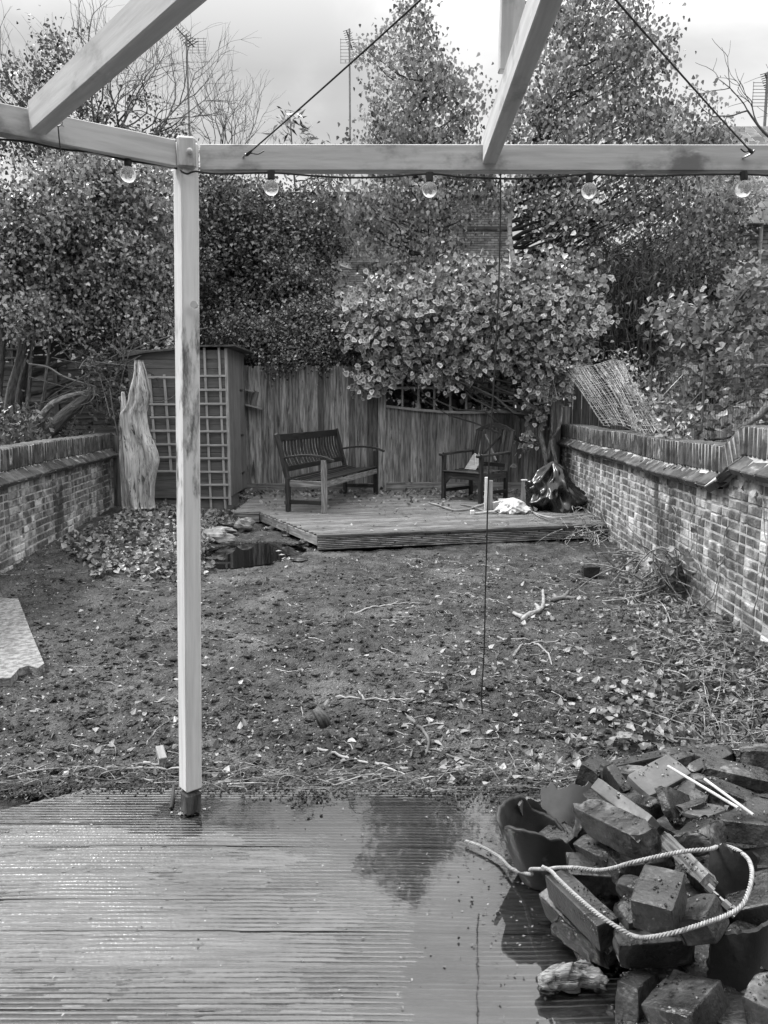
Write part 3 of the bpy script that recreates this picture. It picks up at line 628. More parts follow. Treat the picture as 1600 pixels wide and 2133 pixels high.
# lap fence with trellis top of the left neighbour
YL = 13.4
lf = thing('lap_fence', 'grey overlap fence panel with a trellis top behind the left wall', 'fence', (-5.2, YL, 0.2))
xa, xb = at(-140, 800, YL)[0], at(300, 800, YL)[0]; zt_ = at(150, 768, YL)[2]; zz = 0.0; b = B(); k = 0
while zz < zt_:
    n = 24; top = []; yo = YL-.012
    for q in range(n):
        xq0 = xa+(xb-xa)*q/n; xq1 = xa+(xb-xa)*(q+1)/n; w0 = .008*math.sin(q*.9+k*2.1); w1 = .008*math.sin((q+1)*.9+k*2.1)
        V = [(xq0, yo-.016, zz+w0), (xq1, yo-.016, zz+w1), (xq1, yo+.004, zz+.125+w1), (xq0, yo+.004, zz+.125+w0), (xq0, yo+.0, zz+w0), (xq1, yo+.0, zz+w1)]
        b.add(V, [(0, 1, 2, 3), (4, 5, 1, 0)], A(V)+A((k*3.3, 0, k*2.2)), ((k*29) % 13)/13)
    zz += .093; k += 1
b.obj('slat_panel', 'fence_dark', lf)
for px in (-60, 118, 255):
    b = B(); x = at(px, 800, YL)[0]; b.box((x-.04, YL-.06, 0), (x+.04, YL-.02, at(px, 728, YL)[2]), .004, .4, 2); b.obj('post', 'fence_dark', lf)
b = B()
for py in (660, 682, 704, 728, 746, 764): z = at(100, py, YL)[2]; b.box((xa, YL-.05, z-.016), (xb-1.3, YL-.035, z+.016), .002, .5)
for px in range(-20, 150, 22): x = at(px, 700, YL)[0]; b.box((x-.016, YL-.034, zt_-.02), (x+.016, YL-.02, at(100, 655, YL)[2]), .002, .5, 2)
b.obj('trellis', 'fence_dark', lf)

# ================================================================== SHED
sc = onz(478, 1066, 0.0); sbk = A((sc[0]-.04, YF-.05, 0)); SX0, SX1 = sc[0]-1.38, sc[0]; SY0, SY1 = sc[1], YF-.06
ztS = at(465, 726, SY0)[2]; 
sh = thing('garden_shed', 'narrow painted timber shed with square trellis on its front, beside the pale log', 'shed', ((SX0+SX1)/2, SY0, 0))
b = B(); z = 0.20; k = 0     # shiplap front
while z < ztS-.10:
    b.box((SX0, SY0-.008, z), (SX1, SY0+.014, z+.128), .004, None); z += .132
b.obj('front_wall', 'shed_paint', sh)
b = B(); b.box((SX0, SY0+.016, 0.18), (SX1-.022, SY1, ztS-.04), .003, .3); b.obj('core_wall', 'shed_paint', sh)
b = B(); y = SY0+.02
while y < SY1-.02:
    y2 = min(y+.115, SY1); b.box((SX1-.02, y, .2), (SX1-.002, y2-.006, ztS+.02), .003, None, 2); y = y2
MT['side_board'] = mat('side_board', 0.11, 0.20, (1.2, 14, 14), 2.4, 8, (0.6, 0.8), 0.3, 0.004, 0.15, stain=(0.06, (1, 5, 5), 1.6, 0.56, 0.72))
b.obj('side_wall', 'side_board', sh)
b = B(); b.box((SX1-.006, SY0-.016, .10), (SX1+.03, SY0+.03, ztS), .003, .8, 2); b.obj('corner_trim', 'trellis_wood', sh)
for z in (.45, 1.05, 1.75):
    b = B(); b.box((SX1+.0, SY1-.45, z), (SX1+.008, SY1-.25, z+.03), .002); b.obj('hinge', 'dark_timber', sh)
b = B(); b.box((SX0+.05, SY0+.03, -.08), (SX1-.03, SY0+.9, .178), .003, .6); b.box((SX0+.45, SY0-.01, -.08), (SX0+.47, SY0+.03, .19), .001, .2)
b.obj('plinth', 'side_board', sh)
n = 14; b = B(); xs_ = np.linspace(SX0-.10, SX1+.16, n+1)
def rz(x): u = (x-SX0)/(SX1-SX0); return ztS-.10+.14*math.sin(min(1.15, max(-.1, u))*1.45)+.006*math.sin(x*9)
V = []
for x in xs_:
    for (yy, dz) in ((SY0-.09, -.012), (SY0-.09, .012), (SY1+.1, .012), (SY1+.1, -.012)): V.append((x, yy, rz(x)+dz))
b.add(V, [(k*4+a, k*4+(a+1) % 4, (k+1)*4+(a+1) % 4, (k+1)*4+a) for k in range(n) for a in range(4)]+[(0, 1, 2, 3), (n*4+3, n*4+2, n*4+1, n*4)])
b.obj('roof', 'felt', sh)
def sx(px): return at(px, 900, SY0)[0]
def sz(py): return at(400, py, SY0)[2]
# full-height trellis on the right, shorter one on the left
b = B(); lean = .014
for px in (434, 464): b.bar((sx(px+2), SY0-.034, sz(1064)), (sx(px-2), SY0-.034, sz(724)), .032, .022, up=(0, 1, 0), tone=.7)
b.bar((sx(405), SY0-.034, sz(1064)), (sx(404), SY0-.034, sz(724)), .032, .022, up=(0, 1, 0), tone=.6)
for py in (783, 812, 841, 869, 898, 927, 954, 982, 1009, 1036): b.box((sx(398), SY0-.058, sz(py)-.014), (sx(474), SY0-.046, sz(py)+.014), .002, .75)
b.obj('trellis', 'trellis_wood', sh)
b = B()
for px in (320, 350): b.bar((sx(px+5), SY0-.034, sz(984)), (sx(px-2), SY0-.034, sz(780)), .034, .022, up=(0, 1, 0), tone=.6)
for py in (786, 842, 869, 897, 925, 952, 981): b.box((sx(316), SY0-.058, sz(py)-.014), (sx(380), SY0-.046, sz(py)+.014), .002, .75)
b.obj('trellis', 'trellis_wood', sh)

# ================================================================== PALE LOG SLAB leaning at the shed
b = B(); YG = 10.3; L_ = [(252, 870), (248, 905), (252, 960), (256, 1010), (258, 1056)]
prof = [  # (py, left px, right px)
 (750, 281, 297), (760, 281, 300), (777, 280, 305), (800, 275, 309), (817, 270, 314), (834, 267, 312), (848, 262, 308), (860, 250, 305), (880, 249, 307), (901, 249, 311), (924, 250, 321), (942, 250, 328), (960, 251, 331), (986, 253, 325), (1010, 255, 321), (1042, 256, 319), (1058, 257, 321)]
V = []; Fq = []; nseg = 44
py_ = np.linspace(750, 1058, 60); lf_ = np.interp(py_, [p[0] for p in prof], [p[1] for p in prof]); rt_ = np.interp(py_, [p[0] for p in prof], [p[2] for p in prof])
for k in range(60):
    pl = at(lf_[k], py_[k], YG); pr = at(rt_[k], py_[k], YG); c = (pl+pr)/2; hw = (pr-pl)[0]/2
    for s_ in range(nseg):
        a = 2*math.pi*s_/nseg; nz_ = mn.fractal(Vector((math.cos(a)*1.3, math.sin(a)*1.3, c[2]*1.1+5)), 0.9, 2, 4)
        cr_ = abs(mn.noise(Vector((math.cos(a)*5, math.sin(a)*5, c[2]*1.3+9))))+.5*abs(mn.noise(Vector((math.cos(a)*13, math.sin(a)*13, c[2]*2.5)))); fl = 0.016*math.sin(a*5+c[2]*2.2+2*nz_)+.05*max(0, .16-cr_); kk = min(1, (hw/.12)); V.append((c[0]+hw*math.cos(a)*(1+.05*nz_), c[1]+kk*(.13*math.sin(a)*(1+.35*nz_)+fl*3), c[2]))
for k in range(59):
    for s_ in range(nseg): Fq.append((k*nseg+s_, (k+1)*nseg+s_, (k+1)*nseg+(s_+1) % nseg, k*nseg+(s_+1) % nseg))
Fq = [f[::-1] for f in Fq]
G = A(V)[:, [2, 0, 1]]
b.add(V, Fq+[tuple(range(nseg)), tuple(range(59*nseg, 60*nseg))[::-1]], G, .6)
b.tube(smooth_path([at(262, 890, YG-.03), at(259, 850, YG-.03), at(256, 816, YG-.02)]), [.07, .045, .02], 10, .3)
b.obj('log_slab', 'driftwood', smooth=True, label='tall pale weathered log standing on end against the shed', category='log')
b = B(); b.box((at(250, 1060, YG)[0], YG-.15, -.02), (at(325, 1060, YG)[0], YG+.2, .045), .004); b.obj('timber_board', 'dark_timber', label='dark flat board under the pale standing log', category='board')

# ================================================================== PALE SLAB ON THE LEFT
zq = -0.03; pts = [(-120, 1238), (38, 1247), (62, 1310), (92, 1382), (78, 1392), (60, 1386), (40, 1392), (22, 1412), (-130, 1420)]
P = [onz(x, y, zq) for x, y in pts]; b = B(); n = len(P)
V = [p for p in P]+[p+A((0, 0, -.06)) for p in P]; V[:n] = [p for p in P]
b.add(V, [tuple(range(n))[::-1]]+[(k, (k+1) % n, n+(k+1) % n, n+k) for k in range(n)])
b.obj('paving_slab', 'concrete', label='pale rough concrete slab half buried in the soil at the left edge', category='slab')

# ================================================================== HOUSES BEHIND
def house(name, label, x0, x1, Y, D, ze, wins, matw='far_brick', roof=None, trim=(), sky=None):
    t = thing(name, label, 'house', ((x0+x1)/2, Y, -.4)); b = B(); r = 0; z = -.4
    hole = [(w[0], w[1], w[2], w[3]) for w in wins]
    b.box((x0, Y+.03, -.4), (x1, Y+D, ze-.01), .01, .2)
    while z < ze:         # brick courses, drawn as real bricks
        x = x0-(r % 2)*.11
        while x < x1:
            xe = min(x+.225, x1); cx, cz = (x+xe)/2, z+.0375
            if xe-x > .03 and not any(h[0]-.02 < cx < h[1]+.02 and h[2]-.02 < cz < h[3]+.02 for h in hole): b.cbox((cx, Y, cz), np.eye(3), (xe-x-.012, .06, .064), .004, random.random(), goff=(cx, Y, cz))
            x += .225
        z += .075; r += 1
    b.obj('wall', matw, t)
    for (a, c, lo, hi) in wins:
        f = B(); 
        for (p, q) in (((a, Y-.02, lo), (a+.07, Y+.02, hi)), ((c-.07, Y-.02, lo), (c, Y+.02, hi)), ((a+.07, Y-.02, hi-.07), (c-.07, Y+.02, hi)), ((a+.07, Y-.02, lo), (c-.07, Y+.02, lo+.07)), ((a+.07, Y-.015, (lo+hi)/2-.03), (c-.07, Y+.02, (lo+hi)/2+.03))): f.box(p, q, .004)
        fo = f.obj('window', 'far_trim', t); g = B(); g.box((a+.07, Y+.012, lo+.07), (c-.07, Y+.028, hi-.07), .002); g.obj('pane', 'far_dark', fo)
        g = B(); g.box((a-.08, Y-.09, lo-.1), (c+.08, Y-.01, lo-.01), .01); g.obj('sill', 'far_dark', t)
    for z in trim:
        g = B(); g.box((x0, Y-.075, z), (x1, Y-.032, z+.12), .01); g.obj('string_course', 'far_dark', t)
    if roof == 'flat':
        g = B(); g.box((x0-.1, Y-.15, ze), (x1+.1, Y+D, ze+.16), .02); g.obj('parapet', 'far_dark', t)
    elif roof:
        g = B(); rows_ = 16
        for k in range(rows_):
            x = x0-.15
            while x < x1+.1:
                y = Y-.25+k*.26; z = ze+k*.26*roof; g.add([(x, y, z), (x+.24, y, z), (x+.24, y+.3, z+.3*roof), (x, y+.3, z+.3*roof), (x, y, z-.02), (x+.24, y, z-.02)], [(0, 1, 2, 3), (4, 5, 1, 0)], None, None); x += .25
        g.obj('roof', 'roof_tile', t)
    return t
YH = 26.0
def hx(px, Y=YH): return at(px, 500, Y)[0]
def hz(py, Y=YH): return at(800, py, Y)[2]
hs = house('brick_house', 'long brick terrace glimpsed through the birches, with dark string courses', hx(505), hx(1062), YH, 6, hz(412), [(hx(600), hx(650), hz(640), hz(520)), (hx(690), hx(725), hz(660), hz(600)), (hx(990), hx(1035), hz(615), hz(548))], roof='flat', trim=(hz(480),))
YR = 15.5
hr = house('brick_house', 'brick house with a tiled roof behind the right shrub', hx(1490, YR), hx(1900, YR), YR, 5, hz(470, YR), [(hx(1590, YR), hx(1660, YR), hz(640, YR), hz(560, YR))], roof=.75)
b = B(); p = at(1588, 450, YR-.15); b.tube([(p[0], p[1], 1.5), (p[0], p[1], at(1588, 440, YR)[2])], .035, 8); b.obj('drainpipe', 'far_trim', hr)
house('rendered_house', 'pale rendered house glimpsed through the trellis on the left', hx(-260, 22), hx(210, 22), 22, 5, hz(560, 22), [(hx(30, 22), hx(75, 22), hz(720, 22), hz(640, 22))], matw='render_wall', roof=.6)

# the rear wall of the house the garden belongs to, just behind the viewer
hb = thing('brick_house', 'rear wall of the house behind the viewer', 'house', (0, -0.9, -.3)); b = B()
b.box((-6, -1.2, -.3), (-.6, -.9, 5.6), .01, .3); b.box((.6, -1.2, -.3), (6, -.9, 5.6), .01, .3); b.box((-.6, -1.2, 2.15), (.6, -.9, 5.6), .01, .3); b.obj('wall', 'far_brick', hb)
b = B(); b.box((-.6, -1.15, -.3), (.6, -1.1, 2.15), .01, .3); b.obj('door', 'far_dark', hb)
# aerials on masts
def aerial(px, ytop, ybot, Y, label, kind):
    c = at(px, ytop, Y); zb = at(px, ybot, Y)[2]; t = thing('television_aerial', label, 'aerial', (c[0], Y, zb)); s_ = Y/F
    b = B(); b.tube([(c[0], Y, zb), (c[0], Y, c[2])], .035, 6); b.obj('mast', 'aerial_metal', t)
    b = B()
    if kind == 0:
        p0 = at(367, 57, Y); p1 = at(405, 98, Y); b.tube([p0, p1], .02, 4)
        for k in range(9):
            q = p0+(p1-p0)*k/9; b.tube([q+A((-.10-.012*k, .0, -.08)), q+A((.10+.012*k, 0, .12))], .009+.001*k, 4)
        b.obj('antenna', 'far_dark', t); b = B()
        for k in range(6): z = at(0, 80+k*6, Y)[2]; xa = at(388, 0, Y)[0]; b.tube([(xa, Y, z), (at(427, 0, Y)[0], Y, z)], .008, 4)
        for px2 in (398, 410, 422): xa = at(px2, 0, Y)[0]; b.tube([(xa, Y, at(0, 78, Y)[2]), (xa, Y, at(0, 113, Y)[2])], .008, 4)
        b.obj('reflector', 'aerial_metal', t)
    else:
        p0 = at(px-6, ytop+4, Y); p1 = at(px+6, ytop+44, Y); b.tube([p0, p1], .02, 4)
        for k in range(9): q = p0+(p1-p0)*k/9; b.tube([q+A((-.12, 0, -.02)), q+A((.12, 0, .05))], .010, 4)
        b.obj('antenna', 'far_dark', t); b = B()
        for k in range(8): z = at(0, ytop+22+k*7, Y)[2]; b.tube([(at(px-20, 0, Y)[0], Y, z), (at(px+20, 0, Y)[0], Y, z)], .008, 4)
        for px2 in (px-19, px+19): xa = at(px2, 0, Y)[0]; b.tube([(xa, Y, at(0, ytop+20, Y)[2]), (xa, Y, at(0, ytop+72, Y)[2])], .008, 4)
        b.obj('reflector', 'aerial_metal', t)
aerial(388, 72, 420, YH+1, 'television aerial on a tall mast above the bare tree, left of the sky gap', 0)
aerial(728, 60, 420, YH+1.5, 'television aerial on a mast beside the left birch crown', 1)
aerial(1600, 150, 430, YH-6, 'faint television aerial at the right edge of the sky', 1)
random.seed(5)
# ================================================================== PERGOLA
pb = onz(398, 1692, 0.002); YP = pb[1]
pt = at(388, 298, YP); ztop = pt[2]; zbm = at(388, 357, YP)[2]   # beam top / underside
per = thing('pergola', 'open cream painted timber pergola with one corner post on the wet deck', 'pergola', pb)
PW = 0.066; ax45 = (A((0, 0, 1)),)
b = B(); up_ = unit(pt-pb); r1 = unit(A((1, -1.12, 0))); r1 = unit(r1-up_*(r1 @ up_)); r2 = np.cross(up_, r1)
zsplit = .145
b.cbox((pb+pt)/2+A((0, 0, .05)), (up_, r1, r2), (np.linalg.norm(pt-pb)-.10, PW, PW), .006, .5, goff=(1.35, 0.2, 3.1))
post_o = b.obj('post', 'post_timber', per)
b = B(); b.cbox(pb+up_*.046, (up_, r1, r2), (.085, PW-.004, PW-.004), .008, .1); b.obj('rotten_foot', 'bark', per, label='dark rotten wet foot of the post')
# beams
bh = ztop-zbm; bt = 0.045
beamY = YP+.0
pR0 = A((pt[0]+.045, beamY+.02, (ztop+zbm)/2)); pR1 = A((1.95, beamY+.02+.0, (ztop+zbm)/2-.002))
b = B(); b.bar(pR0, pR1, bt, bh-.006, bev=.003, tone=.5); b.obj('beam', 'pale_timber', per)
YL0 = at(0, 215, 1)[0]*0
# the left beam runs towards the viewer: same heights, found from its apparent thickness
zc = (ztop+zbm)/2
def on_h(px, py, z): d = ray(px, py); return A((0, 0, H))+d*((z-H)/d[2])
l0 = on_h(0, 250, zc); dirL = unit(l0-A((pt[0], beamY, zc))); l1 = A((pt[0], beamY, zc))+dirL*.045
b = B(); b.bar(l1, l1+dirL*1.4, bt, bh-.006, bev=.003, tone=.4); b.obj('beam', 'pale_timber', per)
# round-headed tenon plate of the post between the beams, with its coach bolt
b = B(); b.cbox(A((pt[0]+.008, beamY-.036, zc+.004)), (A((0, 0, 1)), unit(A((1, .25, 0))), unit(A((-.25, 1, 0)))), (bh+.012, .062, .028), .012, .6); b.obj('post_head', 'pale_timber', per)
b = B(); q = A((pt[0]+.024, beamY-.054, zc+.004)); b.ball(q, (.010, .008, .010), 12, 8); b.obj('bolt', 'white_paint', per)
q = at(404, 634, YP-.048); b = B(); b.tube([q+A((0, .014, 0)), q+A((0, -.003, 0))], .012, 14); b.obj('bolt', 'white_paint', per)
# rafters
APX = A((.345, .86, ztop+.0))
r0 = on_h(84, 240, ztop-.030); rd = unit(A((APX[0]-r0[0], APX[1]-r0[1], 0.03)))
b = B(); b.bar(r0-rd*.03, r0+rd*1.95, .048, .088, bev=.003, tone=.45); b.obj('rafter', 'pale_timber', per)
r0 = on_h(1018, 318, ztop-.022); rd = unit(A((APX[0]-r0[0]+.0, APX[1]-r0[1], 0.05)))
b = B(); b.bar(r0-rd*.02, r0+rd*1.95, .048, .092, bev=.003, tone=.5); b.obj('rafter', 'pale_timber', per)
# king board standing up beside the right rafter
kt = at(1072, -60, 2.35); kb = at(1063, 150, 2.35); b = B(); b.bar(kb, kt+A((0, 0, .4)), .068, .035, up=(0, 1, 0), tone=.6); b.obj('upright_board', 'pale_timber', per)
# eye hooks
def eye(p, n=14, r=.012):
    q = B(); q.tube([p+A((r*math.cos(a), -.003, r*math.sin(a))) for a in np.linspace(0, 2*math.pi, n)], .0022, 6); q.tube([p+A((0, 0, 0)), p+A((0, .035, .0))], .002, 5); return q
hkL = on_h(131, 262, zc+.01); eye(hkL-A((0, .03, 0))).obj('eye_hook', 'metal', per)
hk1 = at(513, 324, beamY-.012); b = B(); b.tube([hk1+A((-.012, .01, -.003)), hk1+A((0, -.012, 0)), hk1+A((.02, -.016, .004))], .0035, 6); b.obj('hook', 'metal', per)
hk2 = at(1562, 320, beamY-.012); b = B(); b.tube([hk2+A((-.02, .01, -.012)), hk2+A((0, -.012, -.004)), hk2+A((.008, -.016, .006))], .0035, 6); b.obj('hook', 'metal', per)

def bracing(p0, p1, label, knot):
    b = B(); P = curve_pts(p0, p1, (0, 0, -.006), 24); b.tube(P, .0026, 6)
    d = unit(p1-p0); b.tube([p0-d*.008, p0+d*.006, p0+d*.03, p0+d*.045], [.004, .0065, .005, .003], 7)
    b.tube(smooth_path([p0+d*.02, p0+d*.02+A((knot, -.006, -.006)), p0+d*.03+A((knot*1.6, -.004, .002))]), .0022, 5)
    return b.obj('rope_tie', 'black_rope', label=label, category='rope')
t1 = on_h(870, 0, ztop+.0); t2 = on_h(1285, 0, ztop+.0)
bracing(hk1+A((.004, -.01, 0)), hk1+(t1-hk1)*1.45, 'taut dark rope tied to the left hook on the front beam', .03)
bracing(hk2+A((0, -.014, 0)), hk2+(t2-hk2)*1.40, 'taut dark rope tied to the hook at the right end of the front beam', -.02)
# hanging cord
P = [at(x, y, beamY-.02-.0*y) for x, y in ((1043, 362), (1042, 480), (1038, 620), (1030, 780), (1022, 900), (1017, 1010), (1014, 1130), (1011, 1240), (1009, 1340), (1006, 1400), (1003, 1450), (1005, 1485))]
b = B(); b.tube(smooth_path(P, 5), .0028, 6); b.obj('hanging_cord', 'black_rope', label='thin dark cord hanging from the front beam down over the soil', category='cord')
b = B(); p = on_h(131, 270, zc-.0)-A((0, .035, 0)); b.tube([p, p+A((.001, 0, -.03)), p+A((.004, 0, -.085))], .002, 5); b.obj('dangling_string', 'black_rope', label='short dark cord hanging from the eye hook on the left beam', category='cord')

# ================================================================== FESTOON LIGHTS
gm = bpy.data.materials.new('bulb_glass'); gm.use_nodes = True; t = gm.node_tree; t.nodes.clear(); o_ = N(t, 'ShaderNodeOutputMaterial')
gl = N(t, 'ShaderNodeBsdfGlass'); gl.inputs['IOR'].default_value = 1.18; gl.inputs['Roughness'].default_value = .05; gl.inputs[0].default_value = (.97, .97, .97, 1)
df = N(t, 'ShaderNodeBsdfDiffuse'); df.inputs[0].default_value = (.8, .8, .8, 1); ms = N(t, 'ShaderNodeMixShader'); ms.inputs[0].default_value = .22
t.links.new(gl.outputs[0], ms.inputs[1]); t.links.new(df.outputs[0], ms.inputs[2]); t.links.new(ms.outputs[0], o_.inputs[0]); MT['bulb_glass'] = gm
fl = thing('festoon_lights', 'string of unlit clear globe bulbs slung under the pergola beams', 'string lights', (pt[0], beamY, zbm-.03))
def lpt(px, py):   # a point below the left beam or below the front beam
    if px < 380: d = ray(px, py); P0 = l1; k = (P0[0]*dirL[1]-P0[1]*dirL[0])/(d[0]*dirL[1]-d[1]*dirL[0]); return A((0, 0, H))+d*k
    return at(px, py, beamY-.005)
cab = [(-60, 285), (0, 290), (60, 296), (130, 311), (200, 318), (268, 335), (330, 343), (372, 352), (386, 366), (398, 371), (415, 366), (450, 362), (566, 360), (650, 366), (730, 370), (810, 368), (896, 362), (960, 368), (1050, 372), (1140, 370), (1227, 363), (1330, 367), (1440, 364), (1550, 363), (1620, 366), (1700, 362)]
P = []
for (x, y) in cab:
    p = lpt(x, y)
    if 380 < x < 420: p = p+A((0, -.05, 0))
    P.append(p)
b = B(); b.tube(smooth_path(P, 5), .0032, 6); b.obj('cable', 'black_rope', fl)
for (x, y) in ((267, 363), (565, 391), (895, 395), (1227, 397), (1549, 393)):
    c = lpt(x, y); s_ = np.linalg.norm(c-A((0, 0, H)))/F*14.3; top = lpt(x, y-33 if x > 300 else y-28)
    b = B(); b.tube([top+A((0, 0, .004)), c+A((0, 0, s_*1.15)), c+A((0, 0, s_*.95))], [.0125, .0125, .011], 12); so2 = b.obj('socket', 'black_rope', fl)
    b = B(); b.ball(c, (s_,)*3, 24, 16); b.obj('bulb', 'bulb_glass', fl, smooth=True)
    b = B(); b.tube([c+A((0, 0, s_*.95)), c+A((0, 0, s_*.1))], .0035, 6); b.tube(smooth_path([c+A((-.006, 0, s_*.3)), c+A((-.007, 0, -s_*.4)), c+A((0, 0, -s_*.2)), c+A((.007, 0, -s_*.4)), c+A((.006, 0, s_*.3))], 4), .0013, 4); b.obj('filament', 'metal', fl)

# ================================================================== BENCH
FLb, FRb = onz(676, 1069, PZ), onz(783, 1030, PZ); dL = unit(A((FRb[0]-FLb[0], FRb[1]-FLb[1], 0))); BL = np.linalg.norm(FRb-FLb)-.0
ben = thing('garden_bench', 'long dark slatted wooden bench with curved arms on the left of the platform', 'bench', FLb)
def fb():   # local x along the seat (0..BL), local y backwards, z up
    b = B(); b.frame(FLb, dL); return b
BD = .52; sH = .455
def leg(x, y, zt, m='dark_timber', **kw): b = fb(); b.cbox((x, y, zt/2), (A((0, 0, 1)), A((1, 0, 0)), A((0, 1, 0))), (zt, .058, .072), .008); return b.obj('leg', m, ben, **kw)
leg(0, 0, .70, 'bleached_leg', label='bleached pale front leg'); leg(BL, 0, .70)
for x in (0, BL):
    b = fb(); b.bar((x, BD, 0), (x, BD, .46), .058, .075, up=(1, 0, 0), bev=.008); b.bar((x, BD+.002, .44), (x, BD+.15, 1.04), .057, .07, up=(1, 0, 0), bev=.008); b.obj('leg', 'dark_timber', ben)
def bky(z): return BD+.15*(z-.44)/.6
b = fb(); b.bar((.03, bky(.98), .98), (BL-.03, bky(.98), .98), .035, .10, up=(0, 0, 1)); b.obj('top_rail', 'dark_timber', ben)
b = fb(); b.bar((.03, bky(.56), .57), (BL-.03, bky(.56), .57), .035, .07); b.obj('bottom_rail', 'dark_timber', ben)
ns = 19
for k in range(ns):
    x = .10+(BL-.20)*k/(ns-1); b = fb(); P = [(x, bky(z)+.035*math.sin(math.pi*(z-.58)/.38), z) for z in np.linspace(.585, .94, 6)]
    for p, q in zip(P[:-1], P[1:]): b.bar(p, q, .052, .013, up=(0, 1, -.2), bev=.002, tone=(k*.37) % 1)
    b.obj('back_slat', 'dark_timber', ben)
ns = 8
for k in range(ns):
    y = .0+(BD-.03)*k/(ns-1); z = sH-.035*math.sin(math.pi*min(1, (k+.8)/(ns))) ; b = fb(); b.bar((.03, y, z), (BL-.03, y, z), .056, .02, bev=.003); b.obj('seat_slat', 'dark_timber', ben)
b = fb(); b.bar((.03, -.02, sH-.075), (BL-.03, -.02, sH-.075), .025, .075, tone=.5); b.obj('apron', 'bleached_leg', ben, label='worn pale front apron')
for x in (.0, BL):
    b = fb(); b.bar((x, .03, sH-.075), (x, BD-.03, sH-.075), .03, .08, up=(0, 0, 1), tone=.6); b.obj('side_rail', 'bleached_leg' if x == 0 else 'dark_timber', ben)
    b = fb(); b.bar((x, .03, .135), (x, BD-.03, .135), .03, .055); b.obj('stretcher', 'dark_timber', ben)
    b = fb(); P = [(x, y, .715+.045*math.sin(math.pi*(y+.14)/(BD+.22))-.055*max(0, -y+.0)*3) for y in np.linspace(-.14, bky(.72)-.02, 12)]
    P = smooth_path(P, 2)
    for p, q in zip(P[:-1], P[1:]): b.bar(p, A(q)+unit(A(q)-A(p))*.001, .058, .03, bev=.004, tone=.7)
    b.obj('armrest', 'dark_timber', ben)
# ================================================================== ARMCHAIR
c0, c1 = onz(924, 1040, PZ), onz(1001, 1049, PZ); dL2 = unit(A((c1[0]-c0[0], c1[1]-c0[1], 0))); CW = np.linalg.norm(c1-c0)
arm = thing('garden_armchair', 'dark wooden armchair with arched crossed back on the right of the platform', 'armchair', c0)
def fc(): b = B(); b.frame(c0, dL2); return b
CD = .62
for x in (0, CW): b = fc(); b.cbox((x, 0, .335), (A((0, 0, 1)), A((1, 0, 0)), A((0, 1, 0))), (.67, .058, .062), .008); b.obj('leg', 'dark_timber', arm)
def cky(z): return CD+.17*(z-.42)/.66
for x in (.02, CW-.02):
    b = fc(); b.bar((x, CD, 0), (x, CD, .44), .05, .06, up=(1, 0, 0), bev=.008); b.bar((x, CD, .42), (x, cky(1.03), 1.03), .048, .055, up=(1, 0, 0), bev=.008); b.obj('leg', 'dark_timber', arm)
b = fc(); P = [(.0+CW*u, cky(1.0), 1.0+.11*math.sin(math.pi*u)) for u in np.linspace(0, 1, 13)]
for p, q in zip(P[:-1], P[1:]): b.bar(p, A(q)+A((.002, 0, 0)), .03, .07, bev=.002, tone=.5)
b.obj('crest_rail', 'dark_timber', arm)
b = fc(); b.bar((.03, cky(.52), .52), (CW-.03, cky(.52), .52), .03, .06); b.obj('bottom_rail', 'dark_timber', arm)
for x in (.08, .16, CW-.24, CW-.16, CW-.08):
    u = x/CW; b = fc(); b.bar((x, cky(.54), .54), (x, cky(.98), 1.0+.085*math.sin(math.pi*u)), .05, .014, up=(0, 1, 0), bev=.002); b.obj('back_slat', 'dark_timber', arm)
b = fc(); b.bar((.20, cky(.95)-.02, .97), (CW-.22, cky(.55)-.02, .58), .03, .012, up=(0, 1, 0)); b.obj('cross_brace', 'fence_wood', arm)
b = fc(); b.bar((.18, cky(.55)-.035, .58), (CW-.20, cky(.95)-.035, .97), .03, .012, up=(0, 1, 0)); b.obj('cross_brace', 'dark_timber', arm)
for k in range(7): y = .0+(CD-.05)*k/6; b = fc(); b.bar((.0, y, .435-.01*math.sin(k)), (CW, y, .435-.01*math.sin(k)), .075, .02); b.obj('seat_slat', 'dark_timber', arm)
b = fc(); b.bar((.03, -.0, .375), (CW-.03, .0, .375), .028, .095)
for sg, x in ((1, .03), (-1, CW-.03)): b.add([(x, -.012, .33), (x+sg*.10, -.012, .33), (x, -.012, .23), (x, .012, .33), (x+sg*.10, .012, .33), (x, .012, .23)], [(0, 1, 2), (5, 4, 3), (1, 4, 5, 2), (0, 3, 4, 1), (2, 5, 3, 0)])
b.obj('apron', 'dark_timber', arm)
for x in (.0, CW):
    b = fc(); b.bar((x, .03, .38), (x, CD-.03, .38), .028, .08); b.obj('side_rail', 'dark_timber', arm)
    b = fc(); b.bar((x, .03, .14), (x, CD-.03, .14), .028, .05); b.obj('stretcher', 'dark_timber', arm)
    b = fc(); b.bar((x, -.05, .685), (x, cky(.68)-.01, .715), .066, .035, bev=.008); b.tube([(x-.035, -.055, .688), (x+.035, -.055, .688)], .028, 12); b.obj('armrest', 'dark_timber', arm)
b = fc(); V = [(.13, .33, .452), (.37, .30, .452), (.42, .42, .665), (.37, .42, .675), (.34, .42, .655), (.31, .43, .68), (.27, .44, .66), (.23, .44, .685), (.19, .45, .665)]
k = len(V); b.add(V+[(x, y+.014, z+.006) for x, y, z in V], [tuple(range(k)), tuple(range(k, 2*k))[::-1]]+[(i, k+i, k+(i+1) % k, (i+1) % k) for i in range(k)][::1], None, 1.0)
b.obj('broken_board', 'trellis_wood', label='small splintered board leaning on the seat of the armchair', category='board')

